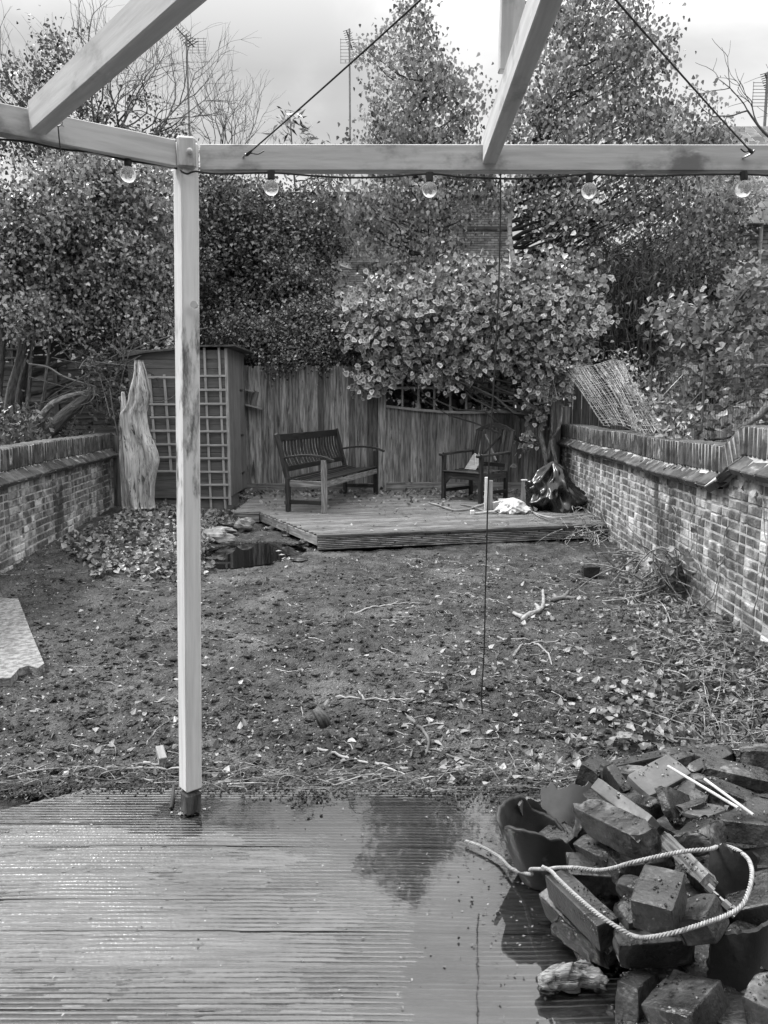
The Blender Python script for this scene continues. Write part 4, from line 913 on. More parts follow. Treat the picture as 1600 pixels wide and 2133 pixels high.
# ================================================================== THINGS ON THE PLATFORM
q = onz(1016, 1062, PZ)
fr = thing('timber_offcut', 'pale L shaped timber frame offcut standing in front of the armchair', 'timber frame', q)
s_ = q[1]/F; zt = at(1016, 994, q[1])[2]
b = B(); b.bar(q+A((-.02, 0, 0)), A((q[0]-.02, q[1]+.0, zt)), .055, .05, up=(1, 0, 0), tone=.8); b.obj('upright', 'white_paint', fr)
b = B(); b.bar(q+A((.035, .02, 0)), A((q[0]+.035, q[1]+.02, zt-.045)), .045, .06, up=(1, 0, 0), tone=.4); b.obj('upright', 'trellis_wood', fr)
b = B(); b.bar(q+A((.06, .03, .05)), onz(1070, 1050, PZ)+A((0, 0, .05)), .05, .09, tone=.7); b.obj('foot', 'white_paint', fr)
q = onz(1090, 1046, PZ); b = B(); b.bar(q, A((q[0]+.008, q[1], at(1090, 1002, q[1])[2])), .07, .07, up=(1, 0, 0), tone=.5); 
sp = b.obj('stub_post', 'trellis_wood', label='short pale post with a white cap beside the black sack', category='post')
b = B(); c = A((q[0]+.008, q[1], at(1090, 1001, q[1])[2])); b.box(c-A((.045, .045, .0)), c+A((.045, .045, .015)), .004); b.obj('cap', 'white_paint', sp)
def sack(name, px0, px1, py_top, py_bot, label, m, seed, peak, depth, crease, hh=1.0):
    pc = onz((px0+px1)/2, py_bot-6, PZ); Y = pc[1]; w = (px1-px0)/F*Y/2; h = at(0, py_top, Y+.1)[2]-PZ; b = B(); nu, nv = 110, 46; V = []
    for i in range(nv+1):
        t_ = i/nv
        for j in range(nu):
            a = 2*math.pi*j/nu; rr = (1-t_**1.9)**(.75) if t_ < 1 else 0
            d = Vector((math.cos(a)*.9, math.sin(a)*.9, t_*.9+seed)); cr = abs(mn.noise(d*1.6)); cr2 = abs(mn.noise(d*3.7+Vector((3, 0, 0)))); cr3 = abs(mn.noise(d*5.5)); 
            k = 1+crease*(.55-cr*2.3)+crease*.6*(.35-cr2*1.9)+crease*.22*(.3-cr3)
            x = pc[0]+w*rr*k*math.cos(a)+peak*w*t_; y = Y+.12+depth*rr*k*math.sin(a); z = PZ+.004+h*t_**.85*hh*(1+.10*crease*(mn.noise(d*2.2)))
            V.append((x, y, z))
    Fq = [(i*nu+j, i*nu+(j+1) % nu, (i+1)*nu+(j+1) % nu, (i+1)*nu+j) for i in range(nv) for j in range(nu)]
    b.add(V, Fq, None, .5); return b.obj(name, m, label=label, category='sack', smooth=True)
sack('rubbish_sack', 1100, 1212, 962, 1068, 'crumpled shiny black plastic sack heaped in the corner under the ivy trunk', 'black_plastic', 3.0, -.05, .36, .42)
sack('plastic_bag', 1040, 1108, 1038, 1076, 'crumpled white plastic bag on the platform in front of the black sack', 'white_plastic', 8.0, -.15, .20, .36)
b = B(); p = onz(1043, 1052, PZ); b.box((p[0]-.03, p[1]-.02, PZ+.06), (p[0]+.14, p[1]+.1, PZ+.085), .01); b.obj('plastic_sheet', 'white_plastic', label='white flap of plastic sticking out behind the white bag', category='plastic')
def cable(pts, r, name, m, label, cat, z=PZ+.012, sides=7, n=8):
    b = B(); b.tube(smooth_path([onz(x, y, z+(0.006*((i*7) % 3))) for i, (x, y) in enumerate(pts)], n), r, sides); return b.obj(name, m, label=label, category=cat)
cable([(894, 1047), (915, 1053), (945, 1062), (975, 1061), (995, 1054), (1012, 1049)], .014, 'rubber_hose', 'fence_wood', 'curved grey hose lying between the armchair and the pale offcut', 'hose')
cable([(960, 1051), (985, 1056), (1010, 1065), (1035, 1069)], .012, 'bamboo_cane', 'fence_wood', 'thin cane crossing the grey hose on the platform', 'cane')
cable([(1108, 1066), (1130, 1074), (1160, 1078), (1215, 1072)], .010, 'bamboo_cane', 'trellis_wood', 'long thin cane on the platform in front of the black sack', 'cane')
cable([(1100, 1060), (1128, 1078), (1165, 1088), (1200, 1090)], .008, 'bamboo_cane', 'fence_wood', 'thin curved stick near the platform front edge at the right', 'stick')
b = B(); p = onz(984, 1072, PZ); q = onz(1040, 1067, PZ); b.bar(p+A((.03, 0, .02)), q+A((0, 0, .02)), .022, .018, tone=.9); b.bar(p+A((0, -.03, .03)), p+A((0, .04, .03)), .05, .055, tone=1); b.obj('mallet', 'white_paint', label='small white headed mallet lying on the platform', category='mallet')

# ================================================================== RUBBLE PILE: worn blocks set by three corners of the upper face
FACES = {'n': 0}; TOPS = []
def slab3(a, b_, c, zs, th, label, m='block', bev=.004, amp=.0012, chip=.025, name='concrete_block', cat='block', k=20, **kw):
    """a,b_,c = photo sight lines of three corners (a the shared one), zs = their real heights, th = thickness below the face"""
    best = None      # nudge the two far heights until the corner is square
    for dB in np.linspace(-.12, .12, 25):
        for dC in np.linspace(-.12, .12, 25):
            A0, B0, C0 = onz(*a, zs[0]), onz(*b_, zs[1]+dB), onz(*c, zs[2]+dC); q = abs(unit(B0-A0) @ unit(C0-A0))+1.2*(abs(dB)+abs(dC))
            if best is None or q < best[0]: best = (q, A0, B0, C0)
    A0, B0, C0 = best[1:]; u = B0-A0; v = C0-A0; lu = np.linalg.norm(u); u = u/lu; v = v-u*(u @ v)
    lv = np.linalg.norm(v); v = v/lv; n = np.cross(u, v); 
    if n[2] < 0: n = -n
    cen = A0+u*lu/2+v*lv/2-n*th/2; FACES['n'] += 1
    TOPS.append((A0, u*lu, v*lv, n))
    ax = (u, v, n) if np.cross(u, v) @ n > 0 else (v, u, n); d = (lu, lv, th) if np.cross(u, v) @ n > 0 else (lv, lu, th)
    b = B(); b.rblock(cen, ax, d, bev, amp, k, .15+.7*random.random(), FACES['n'], chip)
    return b.obj(name, m, label=label, category=cat, smooth=False, **kw)
S = slab3
# back row
S((1246, 1588), (1430, 1550), (1262, 1600), (.10, .11, .05), .16, 'long dark slab on edge at the back of the rubble pile', m='block')
S((1210, 1590), (1240, 1568), (1250, 1612), (.10, .10, .10), .12, 'dark squarish block at the back left corner of the rubble pile')
S((1306, 1614), (1396, 1567), (1352, 1660), (.24, .26, .21), .035, 'pale flat tile lying tilted on top of the back of the pile', m='pale_shard', chip=.01)
S((1258, 1590), (1276, 1582), (1300, 1650), (.14, .15, .12), .10, 'narrow dark tile wedged upright behind the pale plank end')
S((1420, 1596), (1520, 1548), (1440, 1612), (.13, .13, .10), .07, 'muddy long block slanting away at the back right of the pile', m='muddy_block')
S((1460, 1596), (1610, 1630), (1468, 1572), (.15, .15, .13), .05, 'muddy beam end lying across the back right of the pile', m='muddy_block')
S((1535, 1562), (1660, 1566), (1540, 1546), (.19, .19, .17), .09, 'smooth dark kerb stone at the far right edge of the pile')
S((1360, 1640), (1378, 1632), (1420, 1662), (.32, .32, .26), .13, 'block standing on its end in the middle of the pile', amp=.002)
S((1318, 1672), (1340, 1654), (1352, 1680), (.20, .22, .20), .06, 'small dark broken block between the upright block and the pale plank')
S((1402, 1688), (1458, 1668), (1470, 1702), (.27, .28, .26), .016, 'thin pointed slate lying on the right of the pile', m='pale_shard', bev=.003, chip=.06)
S((1408, 1678), (1468, 1657), (1414, 1690), (.27, .28, .26), .015, 'thin dark slate above the pointed slate', bev=.003)
S((1468, 1704), (1640, 1722), (1500, 1686), (.29, .28, .29), .065, 'long dark block at the right edge under the white canes', m='muddy_block')
S((1400, 1742), (1470, 1728), (1432, 1712), (.30, .30, .30), .07, 'muddy broken half block right of the wooden plank', m='muddy_block', chip=.05)
# middle
S((1228, 1640), (1246, 1618), (1345, 1716), (.33, .33, .34), .05, 'smooth grey slab sticking up behind the big muddy block', m='pale_shard', chip=.005)
S((1196, 1682), (1236, 1657), (1326, 1750), (.34, .35, .38), .085, 'big mud covered block on the top left of the pile', m='muddy_block', amp=.0028, chip=.03, k=22)
S((1192, 1757), (1222, 1732), (1258, 1792), (.22, .23, .25), .085, 'smooth wet block under the big muddy block')
S((1210, 1740), (1240, 1722), (1260, 1760), (.17, .17, .17), .1, 'dark block hidden behind the broken pot')
S((1362, 1746), (1382, 1724), (1456, 1838), (.27, .28, .33), .05, 'split wooden plank with coarse grain on top of the rubble', m='grain_plank', name='wooden_plank', cat='plank', amp=.003, chip=.02)
S((1310, 1874), (1342, 1796), (1402, 1898), (.38, .40, .39), .082, 'clean edged block on top of the pile inside the rope loop', k=20, chip=.01)
S((1274, 1878), (1318, 1856), (1308, 1928), (.27, .28, .27), .08, 'block just under the left of the clean edged block')
S((1392, 1920), (1430, 1862), (1466, 1908), (.29, .30, .29), .07, 'block whose corner shows right of the clean edged block')
S((1272, 1834), (1300, 1816), (1320, 1850), (.28, .28, .27), .07, 'small dark half block left of the clean edged block')
S((1268, 1938), (1300, 1912), (1292, 1972), (.20, .20, .20), .085, 'dark block end below the left side of the rope loop')
S((1290, 1972), (1464, 1958), (1276, 1938), (.22, .22, .23), .085, 'long dark block lying flat under the bottom of the rope loop', m='muddy_block', k=20)
S((1134, 1822), (1176, 1806), (1246, 1928), (.20, .21, .21), .075, 'long smooth block under the rope at the left of the pile', k=20, amp=.0012, chip=.005)
S((1120, 1862), (1150, 1835), (1232, 1972), (.115, .12, .115), .115, 'lower long block in the puddle at the left of the pile', k=20, amp=.0012, chip=.005)
S((1218, 1972), (1262, 1950), (1232, 2012), (.06, .06, .06), .06, 'low dark block standing in the puddle behind the bark', chip=.01)
S((1280, 2036), (1328, 2004), (1330, 2054), (.16, .17, .16), .16, 'block standing on edge in the puddle right of the bark', k=18, chip=.02)
S((1328, 2092), (1402, 2016), (1432, 2118), (.17, .18, .17), .09, 'wide wet block at the bottom middle of the pile', k=20)
S((1456, 2112), (1520, 2052), (1570, 2160), (.16, .17, .15), .08, 'wet block at the bottom right of the frame', k=18)
S((1540, 2072), (1588, 2006), (1640, 2120), (.27, .28, .26), .08, 'pale edged block at the right edge near the bottom', m='muddy_block', k=18)
S((1500, 1936), (1580, 1890), (1560, 1990), (.22, .23, .21), .07, 'dark block in shadow under the big dark shard', k=12)
S((1500, 1830), (1640, 1800), (1520, 1900), (.25, .26, .24), .08, 'dark block behind the right of the rope loop')
S((1440, 1800), (1500, 1770), (1480, 1860), (.22, .22, .22), .08, 'black wet block in the hollow behind the wooden plank')
EXTRA = [(1150, 1745, .12, .21, 'behind the base of the broken pot'), (1262, 1700, .2, .2, 'just left of the pale plank end'), (1445, 1645, .2, .22, 'half hidden under the thin dark slate'), (1520, 1640, .22, .22, 'below the muddy beam end'), (1575, 1690, .24, .22, 'resting under the shorter white cane'), (1250, 1800, .2, .2, 'under the upper run of the rope'), (1330, 1775, .24, .2, 'below the big muddy block'), (1228, 1925, .1, .2, 'low beside the lower long block'), (1420, 1985, .13, .21, 'in the shade under the long flat block'), (1380, 2110, .1, .21, 'at the bottom edge of the frame'), (1490, 1985, .16, .2, 'tucked beside the ragged dark shard'), (1300, 1600, .1, .21, 'lying at the back left of the pile'), (1390, 1575, .1, .2, 'lying flat behind the pale flat tile'), (1480, 1560, .1, .2, 'lying flat on the soil behind the beam end')]
for i_, (x, y, z, w, lb) in enumerate(EXTRA):
    p = onz(x, y, z); an = random.uniform(-.9, .9); u = unit(A((math.cos(an), math.sin(an), random.uniform(-.22, .22)))); v = unit(np.cross(unit(A((random.uniform(-.25, .25), random.uniform(-.25, .1), 1))), u)); b = B()
    nn_ = np.cross(u, v); TOPS.append((p-u*w/2-v*.051, u*w, v*.102, nn_))
    b.rblock(p-nn_*.033, (u, v, nn_), (w, .102, .066), .004, .0018, 18, .2+.6*random.random(), 160+i_, .05)
    b.obj('brick', 'muddy_block' if i_ % 2 else 'block', label='dark brick '+lb, category='brick')
BUR = ['behind the broken pot', 'between the big muddy block and the pale flat tile', 'beneath the upright block of the pile', 'under the muddy half block', 'under the black hollow shard', 'left of the clean edged block', 'beneath the clean edged block', 'under the rope knot at the left', 'below the long flat block', 'under the large dark shard', 'at the right of the rope loop', 'under the white canes', 'inside the bottom of the rope loop']
# hidden filler blocks added under the pile so its gaps look dark
for i_, (x, y, z, w) in enumerate([(1230, 1680, .10, .2), (1300, 1700, .13, .2), (1390, 1700, .14, .22), (1480, 1760, .12, .24), (1560, 1780, .15, .24), (1340, 1830, .14, .22), (1430, 1860, .16, .24), (1250, 1850, .12, .18), (1400, 1960, .11, .22), (1520, 2000, .13, .22), (1590, 1900, .14, .22), (1560, 1660, .12, .24), (1340, 1920, .12, .2)]):
    p = onz(x, y, z); an = random.uniform(0, 3); ti = random.uniform(-.2, .2); u = A((math.cos(an), math.sin(an), ti)); u = unit(u); v = unit(np.cross((0, 0, 1), u)); b = B()
    b.rblock(p-A((0, 0, .05)), (u, v, np.cross(u, v)), (w, .11, .08), .007, .003, 10, .2, 60+i_, .03)
    b.obj('concrete_block', 'block', label='dark wet filler block added '+BUR[i_], category='block')
# mound of dirt under the pile
b = B(); V = []; c = onz(1420, 1800, 0)
for i in range(50):
    for j in range(50):
        x = .35+1.7*i/49; y = 1.45+1.5*j/49; d = math.hypot((x-c[0]-.25)/.70, (y-c[1]-.10)/.62); hgt = .13*max(0, 1-d**2)-.02; V.append((x, y, hgt+.02*float(fbm(x*14, y*14, 3, 8))))
b.add(V, [(i*50+j, (i+1)*50+j, (i+1)*50+j+1, i*50+j+1) for i in range(49) for j in range(49)]); b.obj('rubble_dirt', 'soil', smooth=True, label='dark dirt packed beneath the rubble', category='dirt', kind='stuff')
# broken pot, tapering to its base, with a jagged rim
def shell(name, base, axis, R0, R1, hgt, rim, label, m, th=.011, cat='pot', nu=90, nv=22, **kw):
    """rim(azimuth in degrees; 0 = right, 90 = away, 180 = left, 270 = towards the viewer) -> share of the full height left standing"""
    ax = unit(axis); u = unit(A((1, 0, 0))-ax*ax[0]); v = np.cross(ax, u); b = B(); V = []
    for side in (0, 1):
        for i in range(nv+1):
            for j in range(nu):
                a = 2*math.pi*j/nu; hr_ = hgt*rim(math.degrees(a)); z = hr_*i/nv; r = R0+(R1-R0)*(z/hgt)**.9-(th if side else 0)
                V.append(A(base)+ax*z+(u*math.cos(a)+v*math.sin(a))*r)
    Fq = []; K = (nv+1)*nu
    for i in range(nv):
        for j in range(nu):
            j2 = (j+1) % nu; q = (i*nu+j, i*nu+j2, (i+1)*nu+j2, (i+1)*nu+j); Fq.append(q); Fq.append(tuple(x+K for x in q[::-1]))
    for j in range(nu): j2 = (j+1) % nu; a_ = nv*nu; Fq.append((a_+j, a_+j2, a_+j2+K, a_+j+K))
    b.add(V, Fq, None, .5); return b.obj(name, m, label=label, category=cat, smooth=True, **kw)
pc = onz(1138, 1822, .005)
RP = [(0, .30), (20, .42), (45, .62), (70, .72), (88, .80), (95, 1.02), (120, 1.08), (150, 1.06), (172, 1.0), (178, .80), (184, .74), (197, .72), (204, .78), (210, 1.10), (225, 1.12), (245, 1.10), (262, 1.04), (280, .90), (300, .82), (318, .60), (335, .42), (360, .30)]
rimf = lambda a: float(np.interp(a % 360, [p[0] for p in RP], [p[1] for p in RP]))+.035*mn.fractal(Vector((a*.11, 0, 0)), .9, 2.2, 5)
pot = shell('broken_pot', pc, (-.20, .02, 1), .085, .128, .215, rimf, 'dark broken plant pot with a jagged rim at the left of the pile', 'pot')
b = B(); b.tube([pc+A((0, 0, .002)), pc+A((-.003, 0, .014))], [.078, .080], 30); b.obj('pot_base', 'pot', pot)
def sheet(pts, bulge, th, label, m, name='pot_shard', cat='shard', nu=34, nv=34, rag=(0, 0, 0, .06), **kw):
    """curved broken sheet through four surveyed corners; bulge lifts its middle along the normal; rag = raggedness of the four edges"""
    P = [onz(x, y, z) for x, y, z in pts]; n = unit(np.cross(P[1]-P[0], P[3]-P[0])); n = n if n[2] > 0 else -n; V = []; b = B(); sd = pts[0][0]*.1
    for side in (0, 1):
        for i in range(nv+1):
            for j in range(nu+1):
                u_, v_ = j/nu, i/nv; r0_ = rag[0]*mn.fractal(Vector((v_*5, sd, 1)), .7, 2, 3); r1_ = rag[1]*mn.fractal(Vector((v_*5, sd, 2)), .7, 2, 3); t0 = rag[2]*mn.fractal(Vector((u_*5, sd, 3)), .7, 2, 3); t1 = rag[3]*mn.fractal(Vector((u_*5, sd, 4)), .7, 2, 3)
                uu_ = r0_*(1-u_)+u_*(1+r1_); vv_ = t0*(1-v_)+v_*(1+t1)
                p = (P[0]*(1-uu_)+P[1]*uu_)*(1-vv_)+(P[3]*(1-uu_)+P[2]*uu_)*vv_; V.append(p+n*bulge*(1-(2*uu_-1)**2)-n*th*side)
    K = (nu+1)*(nv+1); Fq = []
    for i in range(nv):
        for j in range(nu): a_ = i*(nu+1)+j; q = (a_, a_+1, a_+nu+2, a_+nu+1); Fq.append(q); Fq.append(tuple(x+K for x in q[::-1]))
    for j in range(nu): Fq += [(j, j+1, j+1+K, j+K), (nv*(nu+1)+j, nv*(nu+1)+j+K, nv*(nu+1)+j+1+K, nv*(nu+1)+j+1)]
    for i in range(nv): a_ = i*(nu+1); c_ = a_+nu; Fq += [(a_, a_+K, a_+nu+1+K, a_+nu+1), (c_, c_+nu+1, c_+nu+1+K, c_+K)]
    b.add(V, Fq, None, .5); return b.obj(name, m, label=label, category=cat, **kw)
sheet([(1128, 1640, .22), (1226, 1636, .22), (1206, 1716, .12), (1130, 1712, .12)], .035, .011, 'pale curved pot shard standing behind the broken pot', 'pale_shard', rag=(.02, .25, .22, .1))
sheet([(1078, 1676, .20), (1122, 1664, .20), (1134, 1716, .10), (1096, 1720, .10)], .02, .010, 'small pale shard inside the rim of the broken pot', 'pale_shard', rag=(.05, .2, .1, .1))
sheet([(1484, 1742, .34), (1566, 1780, .36), (1556, 1890, .22), (1474, 1842, .22)], .05, .012, 'black curved shard inside the right end of the rope loop', 'pot', rag=(.03, .1, .15, .1))
sheet([(1484, 1936, .27), (1640, 1880, .36), (1622, 1985, .22), (1474, 2052, .12)], .055, .013, 'large dark curved shard with a ragged lower edge at the right', 'pot', rag=(.03, .05, .05, .20))
q = onz(1475, 1905, .27); p = onz(1520, 1890, .29); p0 = onz(1472, 1846, .33); p1 = onz(1522, 1892, .30)
b = B(); b.tube([p0, p1], .006, 8); b.tube([p0+A((0, -.03, -.01)), p1+A((0, -.02, -.01))], .005, 8)
for (o, r) in ((p0, .011), (p1, .012), (p0+A((.02, -.05, -.01)), .012)): b.tube([o, o+unit(p1-p0)*.018], r, 6)
b.obj('steel_bracket', 'metal', label='small dark steel bracket with bolts inside the rope loop', category='bracket')
# white canes
for (a_, c_, za, zb, lb) in (((1392, 1596), (1538, 1683), .31, .34, 'white cane resting from the pale tile across the pile'), ((1468, 1623), (1570, 1698), .33, .34, 'shorter white cane beside the longer one on the pile')):
    b = B(); b.tube([onz(*a_, za), onz(*c_, zb)], .0048, 8, .9); b.obj('white_cane', 'white_plastic', label=lb, category='cane')
# bark on the deck
b = B(); P = [(1124, 2048), (1150, 2040), (1180, 2036), (1210, 2030), (1240, 2038), (1262, 2050)]; rr = [.020, .030, .033, .030, .026, .014]
Q = smooth_path([onz(x, y, .035) for x, y in P], 8); Rr = np.interp(np.linspace(0, 1, len(Q)), np.linspace(0, 1, 6), rr); V = []; ns = 26
for k, (p, r) in enumerate(zip(Q, Rr)):
    for j in range(ns):
        a = 2*math.pi*j/ns; n_ = mn.fractal(Vector((math.cos(a)*1.5, math.sin(a)*1.5, k*.13)), .8, 2.2, 5); V.append(p+A((0, math.cos(a), math.sin(a)))*r*(1+.38*n_)+A((.012*n_, 0, 0)))
b.add(V, [(k*ns+j, (k+1)*ns+j, (k+1)*ns+(j+1) % ns, k*ns+(j+1) % ns) for k in range(len(Q)-1) for j in range(ns)]+[tuple(range(ns)), tuple(range((len(Q)-1)*ns, len(Q)*ns))[::-1]], A(V)*A((3, 3, 3)), .7)
b.obj('rotten_bark', 'driftwood', label='chunk of crumbling pale bark lying in the puddle', category='bark', smooth=True)
# rope: three twisted strands
def rope(pts, r, pitch, name, label, smooth_n=14):
    P = smooth_path(pts, smooth_n); d = np.linalg.norm(np.diff(P, axis=0), axis=1); s_ = np.concatenate(([0], np.cumsum(d))); n = int(s_[-1]/(pitch/9)); t_ = np.linspace(0, s_[-1], n)
    Q = np.column_stack([np.interp(t_, s_, P[:, k]) for k in range(3)]); tg = np.gradient(Q, axis=0); tg /= np.linalg.norm(tg, axis=1)[:, None]; b = B()
    u = np.cross(tg, (0, 0, 1)); u /= np.linalg.norm(u, axis=1)[:, None]; w = np.cross(u, tg)
    for k in range(3):
        a = 2*math.pi*(t_/pitch+k/3); b.tube(Q+(u*np.cos(a)[:, None]+w*np.sin(a)[:, None])*r*.60, r*.50, 6, .5)
    return b.obj(name, 'rope', label=label, category='rope', smooth=True)
rz_ = [((970, 1752), .01), ((1004, 1764), .012), ((1040, 1785), .012), ((1064, 1808), .02), ((1090, 1818), .04), ((1108, 1821), .08), ((1106, 1811), .10), ((1140, 1811), .16), ((1160, 1808), .19), ((1200, 1808), .235), ((1246, 1813), .26), ((1280, 1808), .30), ((1320, 1796), .34), ((1400, 1778), .36), ((1440, 1772), .36), ((1478, 1769), .36), ((1500, 1762), .34), ((1520, 1765), .34), ((1544, 1776), .35), ((1562, 1796), .36), ((1566, 1830), .36), ((1550, 1880), .34), ((1520, 1904), .33), ((1460, 1926), .335), ((1400, 1944), .325), ((1350, 1953), .29), ((1320, 1950), .245), ((1290, 1934), .245), ((1248, 1906), .245), ((1200, 1866), .235), ((1164, 1832), .225), ((1148, 1815), .21), ((1130, 1806), .19)]
rope([onz(*p, z+.007) for p, z in rz_], .0056, .027, 'twisted_rope', 'pale twisted rope looped over the rubble pile')
# stump and odd bits on the soil
stone(1206, 1556, -.02, .07, .05, .06, 31, 'small dark rock behind the rubble pile, left one', 'block'); stone(1248, 1540, -.02, .08, .05, .06, 32, 'small dark round rock behind the rubble pile, right one', 'block')
stone(1300, 1538, -.02, .09, .05, .07, 33, 'pale flat rock behind the rubble pile'); stone(1240, 1532, -.02, .025, .05, .02, 34, 'tiny pale upright stone behind the rubble pile')
b = B(); p = onz(1230, 1196, -.06); b.rblock(p+A((0, 0, .03)), np.eye(3), (.16, .1, .10), .006, .002, 10, .3, 91, .02); b.obj('loose_brick', 'block', label='single dark brick lying on the soil near the right wall', category='brick', smooth=True)
b = B(); p = onz(678, 1512, -.02); b.tube([p, p+A((-.015, .0, .04)), p+A((-.05, .01, .085))], [.03, .034, .02], 9); b.obj('wood_chunk', 'bark', label='short dark chunk of root sticking out of the soil', category='wood', smooth=True)
b = B(); p = onz(340, 1585, -.02); q = onz(332, 1558, .0); b.bar(p, q, .035, .03, tone=.4); b.obj('wood_chunk', 'trellis_wood', label='small square wood offcut in the soil left of the post', category='wood')
b = B(); b.tube(smooth_path([onz(356, 1684, .008), onz(359, 1668, .012), onz(361, 1650, .02), onz(362, 1636, .03)]), .007, 7); b.obj('short_stick', 'dark_twig', label='short dark curved stick on the deck beside the post', category='stick', smooth=True)
def stick(pts, r, label, m='twig_bark', z=0.0, **kw):
    b = B()
    for path in pts: 
        Q = smooth_path([onz(x, y, -.07)+A((0, 0, 0)) for x, y in path], 6); 
        for k in range(len(Q)): Q[k][2] = float(gh(Q[k][0], Q[k][1]))+r*.9+z
        b.tube(Q, np.linspace(r, r*.6, len(Q)), 7, .9)
    return b.obj('fallen_branch', m, label=label, category='branch', smooth=True, **kw)
MT['pale_bark'] = mat('pale_bark', 0.16, 0.34, (2, 8, 8), 5, 7, (0.5, 0.8), 0.5, 0.004, 0.2)
stick([[(1090, 1290), (1104, 1278), (1124, 1270), (1132, 1255), (1131, 1230)], [(1124, 1270), (1116, 1256)], [(1090, 1285), (1070, 1276)]], .022, 'thick pale bent branch standing out on the soil', 'pale_bark')
stick([[(1150, 1246), (1176, 1243), (1200, 1246)], [(1176, 1243), (1184, 1232)]], .022, 'short dark branch beyond the pale bent branch')
stick([[(730, 1276), (770, 1268), (800, 1262), (840, 1257), (880, 1254)], [(800, 1262), (830, 1253)]], .008, 'long thin forked twig in the middle of the soil', 'pale_bark')
stick([[(850, 1495), (872, 1510), (888, 1530), (893, 1552), (885, 1575)]], .010, 'curved dark twig near the lower middle of the soil')
stick([[(700, 1453), (760, 1458), (830, 1462), (900, 1463), (975, 1474)], [(760, 1458), (745, 1440)], [(830, 1462), (862, 1456)]], .007, 'long nearly straight pale twig across the soil', 'pale_bark')
stick([[(900, 1465+100), (960, 1580), (1000, 1594)], [(860, 1560), (920, 1572)]], .007, 'thin dark twig near the edge of the deck')
stick([[(640, 1548), (690, 1570), (740, 1580), (800, 1594), (860, 1604)], [(780, 1588), (820, 1610), (860, 1625)]], .008, 'long forked twig in front of the curved dark twig', 'pale_bark')
stick([[(1070, 1364), (1085, 1348), (1110, 1342), (1165, 1336)], [(1035, 1330), (1120, 1337)], [(1110, 1342), (1140, 1360), (1150, 1382)]], .008, 'cluster of crossing pale twigs right of the hanging cord', 'pale_bark')
stick([[(225, 1655-20), (270, 1622), (320, 1618), (380, 1626)], [(300, 1600), (340, 1608)]], .008, 'long pale twig lying along the deck edge left of the post', 'pale_bark', z=.02)
random.seed(9); rng = np.random.default_rng(9)
def blob_points(blobs, n):
    """blobs: (px, py, Y, rx_px, ry_px, rY) seen sizes; points spread through the volume, weighted by size"""
    w = A([bl[3]*bl[4] for bl in blobs], float); w /= w.sum(); k = rng.choice(len(blobs), n, p=w); out = np.empty((n, 3))
    for i, q in enumerate(k):
        px, py, Y, rx, ry, rY = blobs[q]; d = rng.normal(size=3); d /= np.linalg.norm(d); d *= rng.random()**(1/2.4); c = at(px, py, Y); out[i] = c+d*A((rx/F*Y, rY, ry/F*Y))
    return out
def clustered(blobs, ncl, per, spread):
    C = blob_points(blobs, ncl); m = rng.poisson(per, ncl); idx = np.repeat(np.arange(ncl), m); sp = spread*rng.uniform(.5, 1.5, ncl)
    P = C[idx]+rng.normal(size=(len(idx), 3))*sp[idx][:, None]; tone = np.clip(rng.normal(.42, .24, ncl)[idx]+rng.normal(0, .2, len(idx)), 0, 1)
    return C, P, tone
def limbs(b, trunk, C, n, r0, bend=.25, sides=5, low=0.15):
    T = A(trunk, float); s_ = np.linspace(0, 1, 40); TT = np.column_stack([np.interp(s_, np.linspace(0, 1, len(T)), T[:, k]) for k in range(3)])
    for c in C[rng.choice(len(C), min(n, len(C)), replace=False)]:
        dz = TT[:, 2]-(c[2]-.5*np.linalg.norm(TT[:, :2]-c[:2], axis=1)); k = int(np.clip(np.argmin(np.abs(dz)), int(low*40), 38)); p = TT[k]; L = np.linalg.norm(c-p)
        P = curve_pts(p, c, (0, 0, -bend*L*.3), 7, L*.02); b.tube(P, np.linspace(min(r0*.45, .008+L*.012), .003, 7), sides, cap=False)
def tree(name, label, cat, trunk, tr_r, blobs, ncl, per, spread, size, tmpl, lm, bm='bark', nl=40, axis_bias=(0, 0, -.8), nrm=(0, -.3, .5), extra_trunks=(), tw=None, edge=None, rand=1.0, **kw):
    C, P, tone = clustered(blobs, ncl, per, spread); T = smooth_path(trunk, 6); base = A(trunk[0], float)
    t = thing(name, label, cat, base, **kw); b = B(); b.tube(T, np.linspace(tr_r, tr_r*.25, len(T)), 10)
    b.obj('trunk', bm, t, smooth=True)
    for q, r in extra_trunks: b = B(); Q = smooth_path(q, 6); b.tube(Q, np.linspace(r, r*.4, len(Q)), 9); b.obj('stem', bm, t, smooth=True)
    if nl: b = B(); limbs(b, T, C, nl, tr_r); b.obj('branches', tw or 'dark_twig', t)
    b = B(); b.leaves(P, size, tmpl, axis_bias, nrm, rand, tone, edge=edge); b.obj('crown', lm, t); return t, C
def bare(b, p, d, L, r, depth, upw=.25, spread=.55):
    n = 5; P = [A(p, float)]; dd = unit(d)
    for k in range(n): dd = unit(dd+rng.normal(size=3)*.13+A((0, 0, upw*.12))); P.append(P[-1]+dd*L/n)
    b.tube(P, np.linspace(r, r*.62, n+1), 4 if depth < 3 else 6, cap=False)
    if depth <= 0: return
    for k in range(random.choice((2, 3, 3))):
        q = P[random.choice((2, 3, 4, 5))] if k else P[-1]; nd = unit(dd+rng.normal(size=3)*spread+A((0, 0, upw))); bare(b, q, nd, L*random.uniform(.6, .88), r*.6, depth-1, upw, spread)
